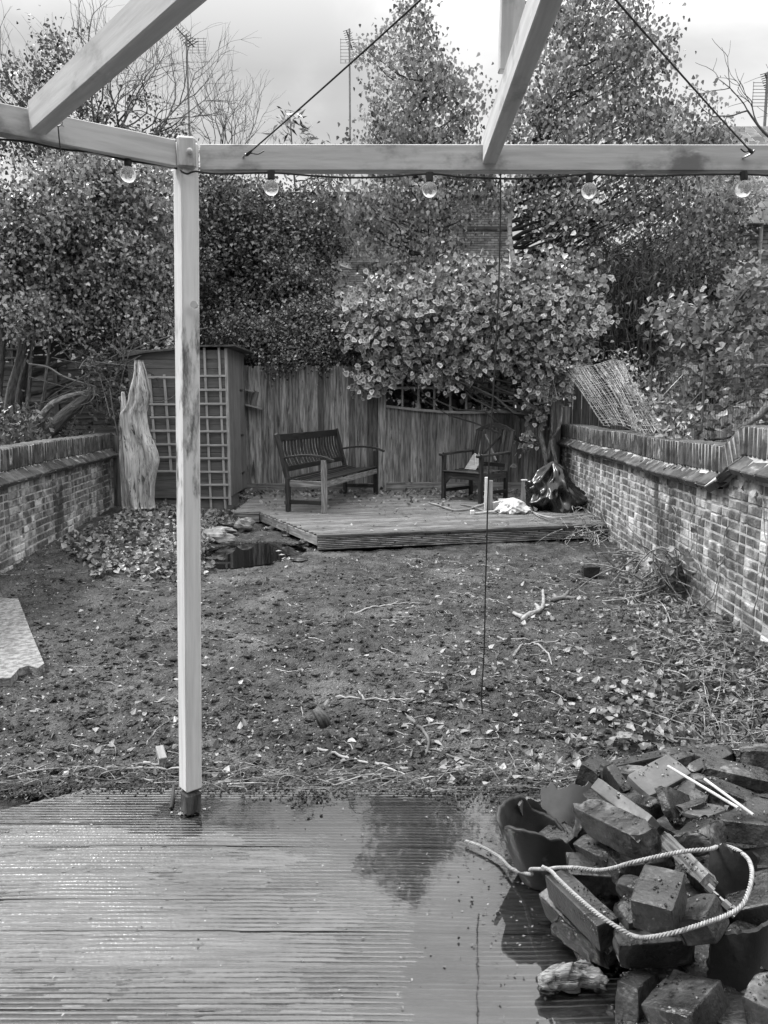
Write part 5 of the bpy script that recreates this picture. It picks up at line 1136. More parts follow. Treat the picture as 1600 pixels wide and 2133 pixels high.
# ---- far wood that closes the view low down behind everything
b = B(); P = blob_points([(420, 600, 20, 300, 140, 1.5), (1400, 670, 19, 330, 130, 1.5), (-100, 640, 19, 220, 120, 1.5), (1750, 600, 19, 260, 240, 1.5)], 12000); b.leaves(P, .30, KITE, tone=np.clip(rng.normal(.35, .2, len(P)), 0, 1))
P = blob_points([(520, 700, 15.5, 420, 100, .6), (1000, 720, 15.5, 360, 90, .6), (1380, 720, 14.5, 260, 120, .6), (960, 790, 13.3, 220, 60, .15)], 14000); b.leaves(P, .20, KITE, tone=np.clip(rng.normal(.3, .2, len(P)), 0, 1))
b.obj('distant_foliage', 'leaf_dark', label='dark mass of far foliage closing the gaps between the trees', category='foliage', kind='stuff')
# ---- bare tree top left, with clinging ivy
Yb = 13.8; p0 = at(170, 700, Yb); bt_ = thing('bare_tree', 'leafless tree with fine upright twigs against the sky at the top left', 'tree', (p0[0], Yb, 0)); b = B()
b.tube(smooth_path([(p0[0]-.1, Yb, 0), p0, at(190, 480, Yb), at(200, 330, Yb)]), np.linspace(.11, .06, 19), 9); b.obj('trunk', 'bark', bt_, smooth=True); b = B()
for (x0, y0, x1, y1, L, dp) in ((185, 480, 60, 100, 1.3, 5), (190, 460, 120, 60, 1.4, 5), (195, 420, 180, 20, 1.5, 5), (200, 380, 300, 60, 1.3, 5), (200, 400, 380, 130, 1.4, 5), (200, 380, 430, 230, 1.4, 5), (190, 420, 400, 300, 1.2, 4), (180, 450, 10, 200, 1.3, 5), (195, 430, -40, 80, 1.5, 5), (200, 360, 240, 0, 1.4, 5)):
    a = at(x0, y0, Yb); c = at(x1, y1, Yb+random.uniform(-.6, .6)); d = c-a; bare(b, a, d, L*.8, .028, dp, .12, .42)
b.obj('branches', 'twig_bark', bt_)
C, P, tn = clustered([(110, 170, Yb, 60, 55, .3), (75, 240, Yb, 40, 50, .3), (190, 250, Yb, 50, 60, .4), (300, 215, Yb, 35, 20, .2), (230, 300, Yb, 60, 40, .4), (120, 90, Yb, 40, 45, .3), (30, 290, Yb, 60, 50, .4), (330, 300, Yb, 70, 40, .4), (20, 170, Yb, 30, 60, .3), (160, 320, Yb, 90, 40, .4)], 230, 24, .12)
b = B(); b.leaves(P, .058, BIRCH, (0, 0, -.7), (0, -.5, .3), 1, tn*.8); b.obj('ivy_leaves', 'leaf_dark', bt_)
# second spray behind the post
Yb2 = 14.6; b = B(); 
for (x0, y0, x1, y1) in ((430, 430, 470, 250), (440, 430, 500, 280), (420, 430, 430, 250), (460, 430, 520, 300), (450, 420, 480, 220)): a = at(x0, y0, Yb2); bare(b, a, at(x1, y1, Yb2)-a, .8, .016, 4, .2, .4)
b.tube([(at(445, 0, Yb2)[0], Yb2, 0), at(445, 435, Yb2)], [.06, .03], 7)
b.obj('bare_shrub', 'twig_bark', label='spray of thin leafless twigs just above the front beam, behind the post', category='shrub')
# ---- ivy clad tree at the left
Yi = 11.6
tree('ivy_clad_tree', 'large tree smothered in glossy ivy, behind the left wall', 'tree', [(at(20, 900, Yi)[0], Yi, 0), at(30, 850, Yi), at(48, 760, Yi), at(60, 680, Yi), at(80, 560, Yi), at(140, 420, Yi)], .17,
     [(60, 560, Yi, 150, 110, .9), (150, 470, Yi, 120, 140, .8), (210, 360, Yi+.3, 60, 60, .8), (70, 470, Yi, 90, 70, .8), (280, 560, Yi+.2, 110, 140, .7), (310, 430, Yi+.3, 90, 100, .7), (60, 640, Yi-.4, 80, 40, .6), (240, 680, Yi+.2, 120, 70, .5), (310, 690, Yi-.1, 60, 60, .4), (-60, 500, Yi, 90, 160, .8)],
     1150, 56, .125, .056, BIRCH, 'leaf_mid', 'bark', 60, (0, 0, -.8), (0, -.7, .45),
     extra_trunks=(([(at(-20, 900, Yi)[0], Yi-.3, .1), at(-5, 780, Yi-.3), at(10, 640, Yi-.2)], .12), ([(at(60, 905, Yi)[0], Yi-.2, .1), at(52, 900, Yi-.2), at(60, 820, Yi-.2), at(66, 740, Yi-.2), at(80, 640, Yi)], .045), ([at(52, 915, Yi-.3), at(88, 840, Yi-.3), at(98, 760, Yi-.3), at(108, 680, Yi)], .035), ([at(48, 910, Yi-.2), at(35, 840, Yi-.2), at(48, 770, Yi-.2), at(75, 690, Yi)], .035)))
# leaning pale stem and a cut log at its foot
b = B(); b.tube(smooth_path([at(58, 912, 11.0), at(90, 862, 11.0), at(125, 832, 11.0), at(200, 812, 11.1)]), np.linspace(.055, .035, 25), 9, .8); b.obj('bent_branch', 'ivy_bark', label='pale stem leaning right from the foot of the ivy clad tree', category='branch', smooth=True)
b = B(); b.tube(smooth_path([at(90, 912, 10.9), at(140, 860, 10.9), at(205, 812, 11.0)]), np.linspace(.10, .07, 17), 10, .3); b.obj('leaning_log', 'bark', label='thick dark log leaning behind the left wall under the pale stem', category='log', smooth=True)
b = B()
for k in range(60):
    a = at(random.uniform(170, 290), random.uniform(730, 850), 10.7+random.uniform(-.3, .5)); b.tube(curve_pts(a, a+rng.normal(size=3)*A((.5, .3, .4)), rng.normal(size=3)*.08, 6), random.uniform(.003, .008), 4, cap=False)
b.tube(smooth_path([at(60, 758, 11), at(100, 765, 11), at(135, 785, 11), at(200, 806, 11)]), .014, 5, .9)
b.obj('dead_twigs', 'twig_bark', label='tangle of dead twigs behind the pale log', category='twigs', kind='stuff')
C, P, tn = clustered([(230, 800, 11.2, 60, 60, .4), (240, 860, 11.2, 30, 40, .3), (40, 880, 10.6, 70, 30, .4), (110, 905, 11, 60, 14, .3)], 90, 16, .12); b = B(); b.leaves(P, .07, KITE, tone=tn*.7); b.obj('ivy_undergrowth', 'leaf_dark', label='low dark ivy behind the end of the left wall', category='ivy', kind='stuff')
# ---- dark evergreen in the middle
Ye = 14.0
tree('evergreen_tree', 'dense dark evergreen between the ivy clad tree and the birches', 'tree', [(at(500, 900, Ye)[0], Ye, 0), at(505, 760, Ye), at(520, 600, Ye), at(530, 430, Ye)], .14,
     [(500, 470, Ye, 110, 100, .9), (450, 580, Ye, 120, 130, .9), (600, 560, Ye, 100, 120, .9), (540, 660, Ye, 130, 90, .8), (640, 640, Ye, 70, 80, .7), (430, 440, Ye+.3, 60, 80, .6), (560, 420, Ye+.3, 50, 34, .5), (655, 480, Ye+.4, 50, 80, .5)],
     900, 70, .14, .062, KITE, 'leaf_dark', 'bark', 50, (0, 0, -.2), (0, -.6, .5), extra_trunks=(([at(440, 690, 13.4), at(490, 640, 13.3), at(540, 575, 13.3)], .02),))
tree('willow_leaved_shrub', 'thin shrub with narrow leaves poking above the front beam in the sky gap', 'shrub', [(at(625, 900, 14.6)[0], 14.6, 0), at(628, 600, 14.6), at(610, 330, 14.6), at(604, 240, 14.6)], .03,
     [(605, 262, 14.6, 32, 24, .2), (650, 290, 14.6, 36, 18, .2), (590, 300, 14.6, 34, 20, .2), (660, 420, 14.6, 70, 60, .4), (700, 520, 14.6, 40, 60, .4), (680, 350, 14.6, 40, 34, .3)], 70, 11, .12, .17, SLIM, 'leaf_mid', 'twig_bark', 40, (.2, 0, -.7))
# ---- climber hanging over the fence
tree('evergreen_climber', 'dark small leaved climber spilling over the fence above the shed', 'climber', [(at(600, 1000, 13.0)[0], 12.95, 0), at(600, 800, 12.95), at(590, 700, 12.95)], .04,
     [(560, 700, 12.85, 60, 50, .3), (640, 720, 12.75, 70, 38, .3), (590, 748, 12.6, 45, 24, .2), (690, 745, 12.65, 40, 22, .2), (720, 690, 12.8, 60, 50, .3), (500, 690, 12.95, 50, 40, .3), (660, 660, 12.95, 80, 40, .3)],
     330, 55, .10, .052, KITE, 'leaf_dark', 'bark', 30, (0, 0, -.4), (0, -.8, .5))
# ---- birches
def birch(label, trunks, blobs, ncl, per, Y):
    return tree('birch_tree', label, 'tree', trunks[0][0], trunks[0][1], blobs, ncl, per, .13, .066, BIRCH, 'leaf_birch', 'birch_bark', 150, (0, 0, -1.5), (0, -.9, .15), extra_trunks=trunks[1:], tw='dark_twig', rand=.8)
Y1 = 14.2
birch('slender birch with hanging leaves, its crown left of the right rafter', [([(at(905, 900, Y1)[0], Y1, 0), at(900, 700, Y1), at(892, 450, Y1), at(880, 250, Y1), at(870, 30, Y1)], .055)],
      [(868, 40, Y1, 36, 55, .35), (860, 120, Y1, 80, 70, .6), (870, 220, Y1, 120, 80, .8), (890, 320, Y1, 135, 80, .9), (800, 290, Y1, 80, 70, .7), (960, 190, Y1, 55, 60, .5), (870, 430, Y1, 140, 90, .9), (860, 540, Y1, 110, 70, .8), (770, 420, Y1, 80, 80, .6), (985, 350, Y1, 60, 90, .6), (770, 110, Y1, 26, 26, .2)], 640, 21, Y1)
Y2 = 13.7
birch('tall white stemmed birch filling the upper right behind the front beam', [([(at(1085, 900, Y2)[0], Y2, 0), at(1080, 640, Y2), at(1062, 470, Y2), at(1090, 330, Y2), at(1180, 120, Y2), at(1200, -60, Y2)], .06), ([at(1090, 560, Y2), at(1112, 450, Y2), at(1180, 300, Y2), at(1290, 80, Y2)], .035), ([at(1080, 620, Y2), at(1160, 480, Y2), at(1300, 330, Y2), at(1420, 220, Y2)], .03)],
      [(1220, -40, Y2, 110, 90, .7), (1270, 60, Y2, 130, 90, .9), (1200, 170, Y2, 130, 110, .9), (1330, 150, Y2, 70, 80, .7), (1250, 300, Y2, 200, 90, 1.0), (1420, 260, Y2, 90, 70, .7), (1130, 290, Y2, 90, 90, .7), (1500, 300, Y2, 55, 45, .5), (1120, 430, Y2, 100, 80, .7), (1260, 440, Y2, 130, 80, .8), (1400, 410, Y2, 130, 80, .8), (1180, 550, Y2, 110, 60, .6)], 1020, 20, Y2)
# ---- variegated ivy over the fence
Yv = 12.3
tree('variegated_ivy', 'thick variegated ivy with pale edged leaves spilling over the fence above the armchair', 'ivy', [(at(1160, 1000, 12.2)[0]-.1, 12.3, .12), at(1138, 960, 12.25), at(1126, 900, 12.25), at(1136, 840, 12.25), at(1130, 760, 12.3), at(1090, 700, 12.35)], .055,
     [(800, 690, Yv, 85, 60, .32), (880, 680, Yv, 110, 90, .34), (990, 690, Yv-.05, 110, 85, .36), (1090, 670, Yv, 110, 80, .36), (1170, 680, Yv-.05, 80, 80, .34), (830, 760, Yv, 60, 28, .22), (930, 780, Yv-.05, 55, 24, .2), (1130, 790, Yv-.15, 52, 46, .25), (1122, 845, Yv-.1, 24, 36, .14), (1098, 915, Yv, 8, 22, .06), (1150, 730, Yv-.15, 70, 60, .25), (780, 640, Yv+.1, 70, 50, .3), (770, 790, Yv, 40, 25, .12)],
     640, 26, .085, .074, IVY, 'leaf_variegated', 'ivy_bark', 40, (0, 0, -1.0), (0, -1.1, .5), edge=IVY_E, rand=1.05,
     extra_trunks=(([(at(1180, 1010, 12.1)[0]-.12, 12.1, .2), at(1158, 960, 12.1), at(1150, 920, 12.1), at(1168, 880, 12.1), at(1172, 820, 12.2)], .035), ([at(1142, 960, 12.2), at(1150, 880, 12.2), at(1140, 810, 12.2), at(1110, 760, 12.2)], .03)))
vt = bpy.data.objects['variegated_ivy']; C, P, tn = clustered([(960, 600, 12.5, 160, 50, .4), (1150, 590, 12.5, 100, 60, .4), (820, 625, 12.6, 90, 45, .3), (1200, 650, 12.5, 70, 60, .3), (740, 660, 12.6, 50, 50, .3), (900, 700, 12.7, 130, 60, .2), (1100, 700, 12.7, 130, 60, .2), (800, 750, 12.75, 80, 40, .1), (1060, 790, 12.7, 130, 40, .08)], 330, 32, .13)
b = B(); b.leaves(P, .07, IVY, (0, 0, -.9), (0, -.9, .5), .8, tn, edge=IVY_E*0); b.obj('plain_leaves', 'leaf_mid', vt)
# ---- tall stems (bamboo) at the right
Yt = 13.2; bm_ = thing('bamboo_clump', 'clump of thin upright dark stems between the ivy and the right shrub', 'bamboo', (at(1320, 800, Yt)[0], Yt, 0)); b = B(); Pl = []
for k in range(190):
    x = random.gauss(1315, 42); y0 = random.uniform(-.5, .5); top = random.uniform(500, 640); a = at(x, 830, Yt+y0); c = at(x+random.gauss(0, 26), top, Yt+y0+random.uniform(-.2, .2)); P = curve_pts(a, c, (random.gauss(0, .05), 0, 0), 6); b.tube(P, [.009, .008, .007, .006, .004, .002], 4, random.random(), cap=False); Pl += [P[int(q)]+rng.normal(size=3)*.08 for q in rng.integers(1, 6, 26)]
b.obj('stems', 'twig_bark', bm_); b = B(); b.leaves(A(Pl), .15, SLIM, (0, 0, .5), (0, -.5, .2), .8); b.obj('foliage', 'blade', bm_)
# ---- background tree on the right + broad-leaved shrub
Yg = 14.4
tree('hedge_tree', 'darker leafy tree behind the right shrub under the end of the beam', 'tree', [(at(1480, 900, Yg)[0], Yg, 0), at(1480, 700, Yg), at(1470, 560, Yg), at(1450, 450, Yg)], .09, [(1440, 500, Yg, 110, 80, .7), (1500, 420, Yg, 70, 60, .6), (1380, 560, Yg, 90, 80, .6), (1250, 560, Yg, 90, 50, .5), (1540, 400, Yg, 40, 40, .4), (1500, 600, Yg, 80, 90, .5), (1400, 660, Yg, 90, 90, .5)], 420, 40, .15, .07, KITE, 'leaf_mid', 'bark', 50, (0, 0, -.6))
Ys = 8.6
tree('broadleaf_shrub', 'pale broad leaved shrub behind the right wall and the wire mesh', 'shrub', [(at(1490, 960, Ys)[0], Ys, .1), at(1480, 860, Ys), at(1500, 760, Ys), at(1530, 640, Ys), at(1600, 560, Ys)], .035,
     [(1440, 690, Ys, 55, 55, .4), (1500, 760, Ys, 70, 70, .5), (1560, 700, Ys, 60, 70, .5), (1580, 600, Ys, 70, 50, .5), (1430, 790, Ys, 45, 50, .35), (1470, 860, Ys-.3, 60, 40, .3), (1590, 800, Ys, 50, 60, .4), (1390, 650, Ys+.3, 30, 30, .3), (1600, 880, Ys-.8, 60, 40, .3)], 300, 12, .10, .072, BIRCH, 'leaf_shrub', 'bark', 60, (.1, 0, -.7), (0, -.8, .6),
     extra_trunks=(([at(1700, 900, 7), at(1610, 850, 7), at(1580, 868, 7), at(1545, 890, 7)], .05), ([at(1640, 770, 7.4), at(1590, 762, 7.4), at(1570, 768, 7.4)], .025)))
b = B(); Yx = 9.0; bare(b, at(1620, 300, Yx), at(1540, 190, Yx)-at(1620, 300, Yx), .5, .016, 3, .15, .5); bare(b, at(1640, 330, Yx), at(1590, 200, Yx)-at(1640, 330, Yx), .5, .014, 3, .15, .5); b.tube([(at(1640, 0, Yx)[0], Yx, 0), at(1660, 700, Yx), at(1640, 330, Yx), at(1620, 300, Yx)], [.05, .04, .022, .018], 7)
b.obj('bare_branch', 'twig_bark', label='bare forked branch at the right edge against the sky', category='tree')
# ---- tilted slatted screen and wire mesh over the right wall
TL, TR, BR_, BL_ = at(1166, 766, 12.0), at(1294, 748, 11.4), at(1396, 914, 7.2), at(1258, 886, 10.5)
def sq(u, v): p = (TL*(1-u)+TR*u)*(1-v)+(BL_*(1-u)+BR_*u)*v; return p+A((0, 0, .03*math.sin(math.pi*v)))+A((0, 0, .02*math.sin(u*9+v*5)))
scn = thing('reed_screen', 'tattered pale slatted screen slumped diagonally onto the right wall', 'screen', BL_); b = B()
for k in range(84):
    u = (k+.5)/84; gap = random.random()
    v0, v1 = random.uniform(0, .03), 1-random.uniform(0, .06)
    if gap < .22: continue
    if gap < .38: v1 = random.uniform(.3, .8)
    P = [sq(u+.004*math.sin(v*11+k), v) for v in np.linspace(v0, v1, 10)]
    for p, q in zip(P[:-1], P[1:]): b.bar(p, q, .0065, .004, bev=.001, tone=random.random())
b.obj('slats', 'screen_slat', scn); b = B()
for v in np.linspace(.02, .98, 26): b.tube([sq(u, v) for u in np.linspace(0, 1, 24)], .004, 4, cap=False)
b.obj('binding_wires', 'screen_slat', scn)
wm = thing('wire_mesh_fence', 'thin square wire mesh standing on posts behind the right wall', 'mesh fence', (3.05, 6.5, 1.0)); b = B()
def wq(y, z): return A((2.86+.05*(y-5)+.03*math.sin(y*2), y, z))
for k in range(74): y = 4.4+k*.06; b.tube([wq(y, 1.0), wq(y, 1.95)], .0016, 3, cap=False)
for k in range(17): z = 1.0+k*.06; b.tube([wq(y, z+.01*math.sin(y*1.5+k)) for y in np.linspace(4.4, 8.8, 30)], .0016, 3, cap=False)
b.obj('mesh', 'wire', wm)
for y in (5.0, 7.3, 8.8): b = B(); b.tube([wq(y, -.2), wq(y, 1.98)], .012, 7); b.obj('post', 'wire', wm)
C, P, tn = clustered([(1190, 760, 11.8, 40, 20, .2), (1300, 760, 11.2, 40, 22, .2), (1370, 850, 8.4, 40, 40, .3), (1400, 900, 7.2, 34, 16, .2), (1330, 800, 9.6, 24, 20, .15)], 60, 13, .08); b = B(); b.leaves(P, .05, BIRCH, (0, 0, -.5), (0, -.6, .5), 1, tn)
for k in range(40): a = P[rng.integers(len(P))]; b.tube(curve_pts(a, a+rng.normal(size=3)*.25, rng.normal(size=3)*.05, 6), .003, 4, .2, cap=False)
b.obj('tangled_creeper', 'leaf_mid', label='sparse creeper tangled through the slatted screen', category='creeper', kind='stuff')
# ---- stump with torn roots and vines on the right wall
p = onz(1400, 1240, -.06); st = thing('tree_stump', 'dark torn stump with pale roots at the foot of the right wall', 'stump', p); b = B()
V = []; ns = 20
for k in range(8):
    for j in range(ns): a = 2*math.pi*j/ns; n_ = mn.noise(Vector((math.cos(a)*2, math.sin(a)*2, k*.2))); V.append(p+A((math.cos(a), math.sin(a), 0))*(.12-.008*k)*(1+.4*n_)+A((0, 0, .045*k+(.05*n_ if k == 7 else 0))))
b.add(V, [(k*ns+j, k*ns+(j+1) % ns, (k+1)*ns+(j+1) % ns, (k+1)*ns+j) for k in range(7) for j in range(ns)]+[tuple(range(7*ns, 8*ns))]); b.obj('trunk', 'bark', st, smooth=True); b = B()
for k in range(46):
    a = p+A((random.gauss(-.1, .12), random.gauss(0, .12), random.uniform(.02, .34))); c = a+A((random.gauss(-.12, .2), random.gauss(-.05, .15), random.gauss(-.04, .15))); c[2] = max(c[2], -.06); b.tube(curve_pts(a, c, rng.normal(size=3)*.06, 7), random.uniform(.003, .009), 5, random.random(), cap=False)
b.obj('roots', 'ivy_bark', st); b = B(); b.leaves(p+A((-.05, -.05, .2))+rng.normal(size=(60, 3))*A((.16, .12, .13)), .055, IVY, edge=IVY_E*0); b.obj('leaves', 'leaf_cover', st)
b = B()
def wallx(y): return 2.37+(wr1[0]-wr0[0])*(y-wr0[1])/(wr1[1]-wr0[1])-.018
for k in range(16):
    y = random.uniform(4.6, 10.5); z = random.uniform(-.1, .2); P = []
    for q in range(9): P.append((wallx(y)-.004, y, z)); y += random.gauss(0, .06); z += random.uniform(.03, .13)
    b.tube(smooth_path(P, 3), .0035, 4, .8, cap=False)
b.obj('dead_vines', 'ivy_bark', label='thin dead vines clinging to the right brick wall', category='vine', kind='stuff')

# ================================================================== LITTER
def ground_scatter(n, fx, fy, size, tmpl, up=.9, z=.004, tone=None, edge=None, rnd=.55, bb=None):
    x, y = fx(n), fy(n); P = np.column_stack((x, y, gh(x, y)+z)); b_ = bb or B(); b_.leaves(P, size, tmpl, (0, 0, 0.02), (0, 0, 1.6), rnd, tone, .5, edge); return b_
U = lambda a, c: (lambda n: rng.uniform(a, c, n))
# many small pale specks and leaf fragments all over the soil
b = B(); n = 24000; y = YD+.02+(11.2-YD)*rng.random(n)**1.9; x = rng.uniform(-.52, .5, n)*y*1.05
k = in_pond(x, y) > 1.15; k &= ~((x > -.75) & (y > 8.2)); x, y = x[k], y[k]; ground_scatter(len(x), lambda n: x, lambda n: y, .013, KITE, z=.003, tone=rng.random(len(x))**1.6, bb=b)
n = 5200; y = YD+.02+(9.5-YD)*rng.random(n)**1.5; x = rng.uniform(-.5, .55, n)*y; m_ = (rng.random(n) < .35+.6*(x > .2)) & ~((x > -.75) & (y > 8.2)) & (in_pond(x, y) > 1.15); x, y = x[m_], y[m_]
ground_scatter(len(x), lambda n: x, lambda n: y, .034, BIRCH, z=.008, tone=rng.random(len(x))**1.3*.9, rnd=.7, bb=b)
b.obj('leaf_litter', 'leaf_litter', label='scattered dead leaf scraps over the dug soil', category='leaf litter', kind='stuff')
# ivy leaf carpet on the left bed
b = B(); n = 15000; px = rng.uniform(60, 520, n); py = rng.uniform(1072, 1215, n); jit = 26*fbm(px*.02, py*.03, 3, 6); g_ = (py < 1205-(np.abs(px-330)/260)**2*90+jit*2.2-rng.exponential(14, n)) & (py > 1070+(300-px).clip(0)*.42) & ((px < 446) | (py < 1096)); px, py = px[g_], py[g_]
P = A([onz(a, c, .0) for a, c in zip(px, py)]); P = P[in_pond(P[:, 0], P[:, 1]) > 1.02]; P[:, 2] = gh(P[:, 0], P[:, 1])+.05*rng.random(len(P))+.02
b.leaves(P, .048, IVY, (0, -.1, .0), (0, -.2, 1.0), .65, rng.random(len(P))**1.5, .4, IVY_E*0); b.obj('ground_ivy', 'leaf_cover', label='carpet of ivy and fallen leaves below the pale log', category='ground cover', kind='stuff')
# litter bank by the right wall
b = B(); n = 4200; py = 1120+430*rng.random(n)**.8; px = 1300+(py-1120)*.62+rng.normal(size=n)*(22+(py-1120)*.16); g_ = px < 1640; px, py = px[g_], py[g_]; P = A([onz(a, c, .0) for a, c in zip(px, py)])
P = P[P[:, 0] < wallx(P[:, 1])-.02]; P[:, 2] = gh(P[:, 0], P[:, 1])+.05*rng.random(len(P)); b.leaves(P, .034, BIRCH, (0, 0, .1), (0, -.2, .9), .8, rng.random(len(P))**2*.8, .5)
n = 520; px = rng.uniform(1240, 1620, n); py = rng.uniform(1390, 1530, n); P = A([onz(a, c, .02) for a, c in zip(px, py)]); P = P[P[:, 0] < wallx(P[:, 1])-.02]; P[:, 2] = gh(P[:, 0], P[:, 1])+.03; b.leaves(P, .036, IVY, (0, 0, .1), (0, -.2, 1.1), .6, rng.random(len(P))**2*.8, .4, IVY_E*0)
b.obj('leaf_bank', 'leaf_litter', label='bank of torn leaves along the foot of the right wall', category='leaf litter', kind='stuff')
# leaves on the platform
b = B(); n = 1500; px = rng.uniform(490, 1180, n); py = 1016+rng.exponential(9, n); g_ = py < 1075; px, py = px[g_], py[g_]; P = A([onz(a, c, PZ+.01) for a, c in zip(px, py)]); P = P[P[:, 1] < YF-.06]; P[:, 2] += .03*rng.random(len(P))
b.leaves(P, .06, BIRCH, (0, 0, 0), (0, -.2, 1), .6, rng.random(len(P))**1.7, .4); n = 240; px = rng.uniform(560, 1220, n); py = rng.uniform(1045, 1105, n); P = A([onz(a, c, PZ+.006) for a, c in zip(px, py)]); P = P[(P[:, 0]-pf0[0])*fd[1]*-1+(P[:, 1]-pf0[1])*fd[0] > .05]; b.leaves(P, .035, BIRCH, (0, 0, 0), (0, 0, 1.5), .4, rng.random(len(P)), .5)
b.obj('platform_leaves', 'leaf_litter', label='fallen leaves drifted on the platform along the fence foot', category='leaves', kind='stuff')
# leaves caught on wall tops
b = B(); P = []
for k in range(40): y = random.uniform(5.0, 11.5); P.append((wallx(y)-random.uniform(-.02, .05), y, 1.235-.26+random.uniform(-.01, .03)))
b.leaves(A(P), .055, BIRCH, (0, 0, -.3), (-.5, 0, 1), .5, .3+.7*rng.random(len(P)), .4); b.obj('wall_leaves', 'leaf_litter', label='few pale leaves caught on the ledge of the right wall', category='leaves', kind='stuff')
# twigs and root threads
b = B()
for k in range(1700):
    y = YD+.04+(9.6-YD)*random.random()**1.5; x = random.uniform(-.52, .55)*y
    if random.random() < .45: x = random.uniform(.0, .55)*y
    if in_pond(x, y) < 1.15 or (x > -.7 and y > 8.15): continue
    L = random.choice((.05, .08, .12, .2, .3)); a = random.uniform(0, math.pi*2); a = a if random.random() < .4 else random.gauss(0, .5); n = 8; t_ = np.linspace(0, 1, n); cv = random.gauss(0, .12)
    X = x+L*t_*math.cos(a)-cv*L*t_*(1-t_)*math.sin(a)*2; Y = y+L*t_*math.sin(a)+cv*L*t_*(1-t_)*math.cos(a)*2; r = random.uniform(.0012, .0036)*(1+L); kx = np.cumsum(rng.normal(0, .05*L, n)); X = X-kx*math.sin(a); Y = Y+kx*math.cos(a); Z = gh(X, Y)+r*.6+.004*np.sin(t_*5)
    b.tube(np.column_stack((X, Y, Z)), np.linspace(r, r*.5, n), 4, random.random(), cap=False)
for k in range(160):   # brushwood in the corner between platform and wall
    p = onz(random.gauss(1228, 26), random.gauss(1105, 22), 0); p[0] = min(p[0], wallx(p[1])-.05); p[2] = max(.0, float(gh(p[0], p[1])))+random.uniform(0, .14); q = p+rng.normal(size=3)*A((.16, .12, .06)); q[0] = min(q[0], wallx(q[1])-.02); q[2] = max(q[2], float(gh(q[0], q[1])))
    b.tube(curve_pts(p, q, rng.normal(size=3)*.05, 7), np.linspace(random.uniform(.003, .007), .002, 7), 4, random.random(), cap=False)
for k in range(420):   # brushwood by the right wall and behind the pile
    py = 1130+430*random.random(); px = 1330+(py-1130)*.55+random.gauss(0, 50)
    if px > 1650: continue
    p = onz(px, py, 0)
    if p[0] > wallx(p[1])-.1: continue
    L = random.uniform(.12, .4); d = unit(rng.normal(size=3)*A((1, .8, .35))); p[2] = float(gh(p[0], p[1]))+random.uniform(.01, .07); q = p+d*L; q[2] = max(q[2], float(gh(q[0], q[1]))+.01); q[0] = min(q[0], wallx(q[1])-.03)
    b.tube(curve_pts(p, q, rng.normal(size=3)*.05*L*2, 7), np.linspace(random.uniform(.0015, .005), .001, 7), 4, random.random(), cap=False)
for k in range(260):  # along the deck edge
    x = random.uniform(-1.7, .95); y = YD+random.uniform(-.04, .25); L = random.uniform(.08, .3); a = random.gauss(0, .6); p = A((x, y, max(.004 if y < YD else -1, float(gh(x, y)))+.012)); q = p+A((L*math.cos(a), L*math.sin(a)*.6, random.uniform(-.01, .03)))
    b.tube(curve_pts(p, q, rng.normal(size=3)*.04, 7), np.linspace(random.uniform(.0015, .004), .001, 7), 4, random.random(), cap=False)
b.obj('twig_litter', 'debris', label='thin broken twigs and root threads strewn over the soil', category='twigs', kind='stuff')
# soil crumbs
b = B(); ico = [(0, 0, 1), (.89, 0, .45), (.28, .85, .45), (-.72, .53, .45), (-.72, -.53, .45), (.28, -.85, .45), (.72, .53, -.45), (-.28, .85, -.45), (-.89, 0, -.45), (-.28, -.85, -.45), (.72, -.53, -.45), (0, 0, -1)]
icf = A([(0, 1, 2), (0, 2, 3), (0, 3, 4), (0, 4, 5), (0, 5, 1), (1, 6, 2), (2, 7, 3), (3, 8, 4), (4, 9, 5), (5, 10, 1), (2, 6, 7), (3, 7, 8), (4, 8, 9), (5, 9, 10), (1, 10, 6), (6, 11, 7), (7, 11, 8), (8, 11, 9), (9, 11, 10), (10, 11, 6)])
n = 9000; y = YD+.01+(9-YD)*rng.random(n)**1.9; x = rng.uniform(-.54, .56, n)*y; g_ = (in_pond(x, y) > 1.12) & ~((x > -.75) & (y > 8.2)); x, y = x[g_], y[g_]; n = len(x); sz_ = .006+.016*rng.random(n)**3
n2 = 1500; y2 = YD+.05+(7-YD)*rng.random(n2)**1.6; x2 = rng.uniform(-.54, .5, n2)*y2; s2 = .014+.022*rng.random(n2)**2
n3 = 3200; x3 = rng.uniform(-1.75, 1.0, n3); y3 = YD+.02-np.abs(rng.normal(0, .035, n3))*(1+2.2*np.clip(fbm(x3*3, x3*0, 3, 5)*3, 0, 1)); s3 = .002+.006*rng.random(n3)**2
x = np.concatenate((x, x2, x3)); y = np.concatenate((y, y2, y3)); sz_ = np.concatenate((sz_, s2, s3)); n = len(x); zz_ = np.concatenate((gh(x[:n-n3], y[:n-n3]), np.full(n3, .002)))
V = A(ico)[None]*sz_[:, None, None]*rng.uniform(.6, 1.3, (n, 12, 1))*A((1, 1, .7))+np.column_stack((x, y, zz_+sz_*.2))[:, None]
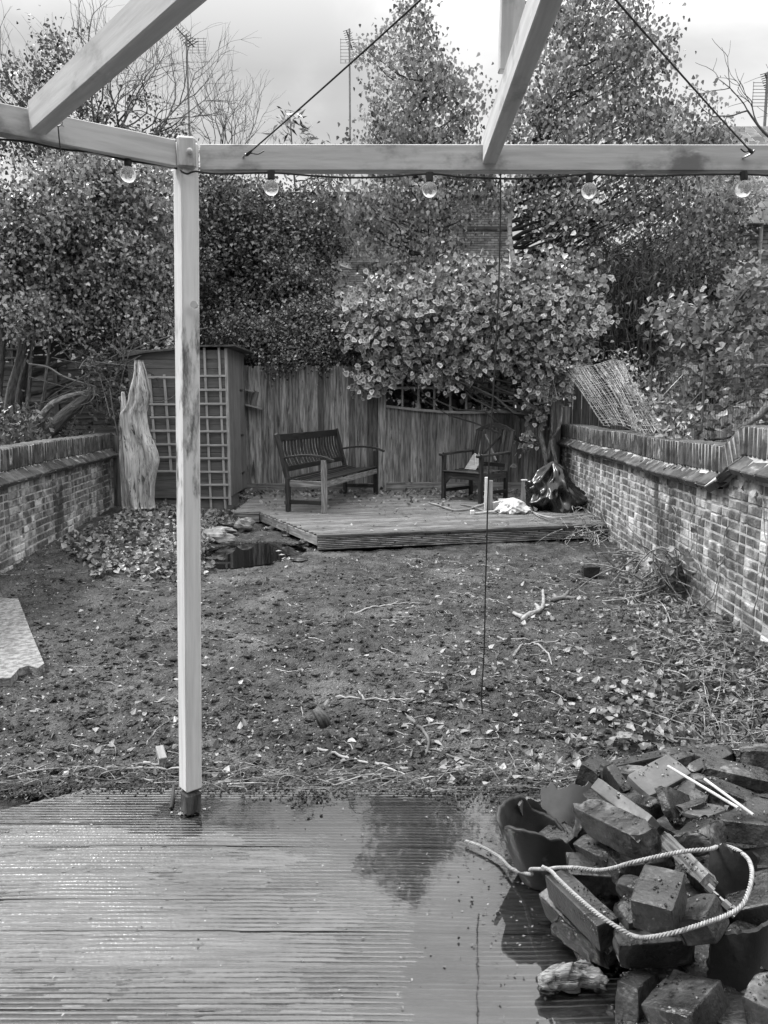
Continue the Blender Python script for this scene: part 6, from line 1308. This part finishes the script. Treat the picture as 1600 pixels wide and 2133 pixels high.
b.add(V.reshape(-1, 3), (icf[None]+np.arange(n)[:, None, None]*12).reshape(-1, 3), None, np.repeat(rng.random(n), 12)); b.obj('soil_crumbs', 'soil', label='loose crumbs of dark soil over the dug garden', category='soil', kind='stuff')
# specks on the deck
b = B(); n = 420; P = np.column_stack((rng.uniform(-1.5, 1.0, n), rng.uniform(1.45, YD, n), np.full(n, .004))); b.leaves(P, .009, KITE, (0, 0, 0), (0, 0, 2), .4, rng.random(n))
n = 160; P = A([onz(*q, .004) for q in np.column_stack((rng.normal(1050, 60, n), rng.normal(1860, 130, n)))]); b.leaves(P, .010, KITE, (0, 0, 0), (0, 0, 2), .5, rng.random(n)*.5)
p = onz(378, 1692, .003); b.leaves(p+rng.normal(size=(30, 3))*A((.04, .02, .001)), .018, KITE, (0, 0, 0), (0, 0, 2), .2, .8+.2*rng.random(30)); b.obj('deck_debris', 'leaf_litter', label='tiny leaf scraps floating on the wet deck', category='leaf litter', kind='stuff')

# mud crumbs and scraps lying on the upper faces of the rubble
b = B(); P = []; Nn = []
for (o, u, v, n) in TOPS:
    k = int(1500*np.linalg.norm(u)*np.linalg.norm(v))+8; c = rng.random((k//6+1, 2)); q = c[rng.integers(len(c), size=k)]+rng.normal(size=(k, 2))*.09; q = q[(q > .05).all(1) & (q < .95).all(1)]
    P.append(o+q[:, :1]*u+q[:, 1:]*v+n*.002)
P = np.vstack(P); n = len(P); sz_ = .0010+.0036*rng.random(n)**2.5; V = A(ico)[None]*sz_[:, None, None]*rng.uniform(.6, 1.3, (n, 12, 1))+P[:, None]
b.add(V.reshape(-1, 3), (icf[None]+np.arange(n)[:, None, None]*12).reshape(-1, 3), None, np.repeat(rng.random(n), 12)); b.obj('mud_crumbs', 'soil', label='crumbs of mud stuck on the upper faces of the rubble', category='mud', kind='stuff')
b = B(); Q = P[rng.integers(n, size=260)]; b.leaves(Q+A((0, 0, .002)), .007, KITE, (0, 0, 0), (0, 0, 2), .5, .3+.7*rng.random(260)); b.obj('rubble_scraps', 'leaf_litter', label='tiny pale scraps sticking to the wet rubble', category='leaf litter', kind='stuff')
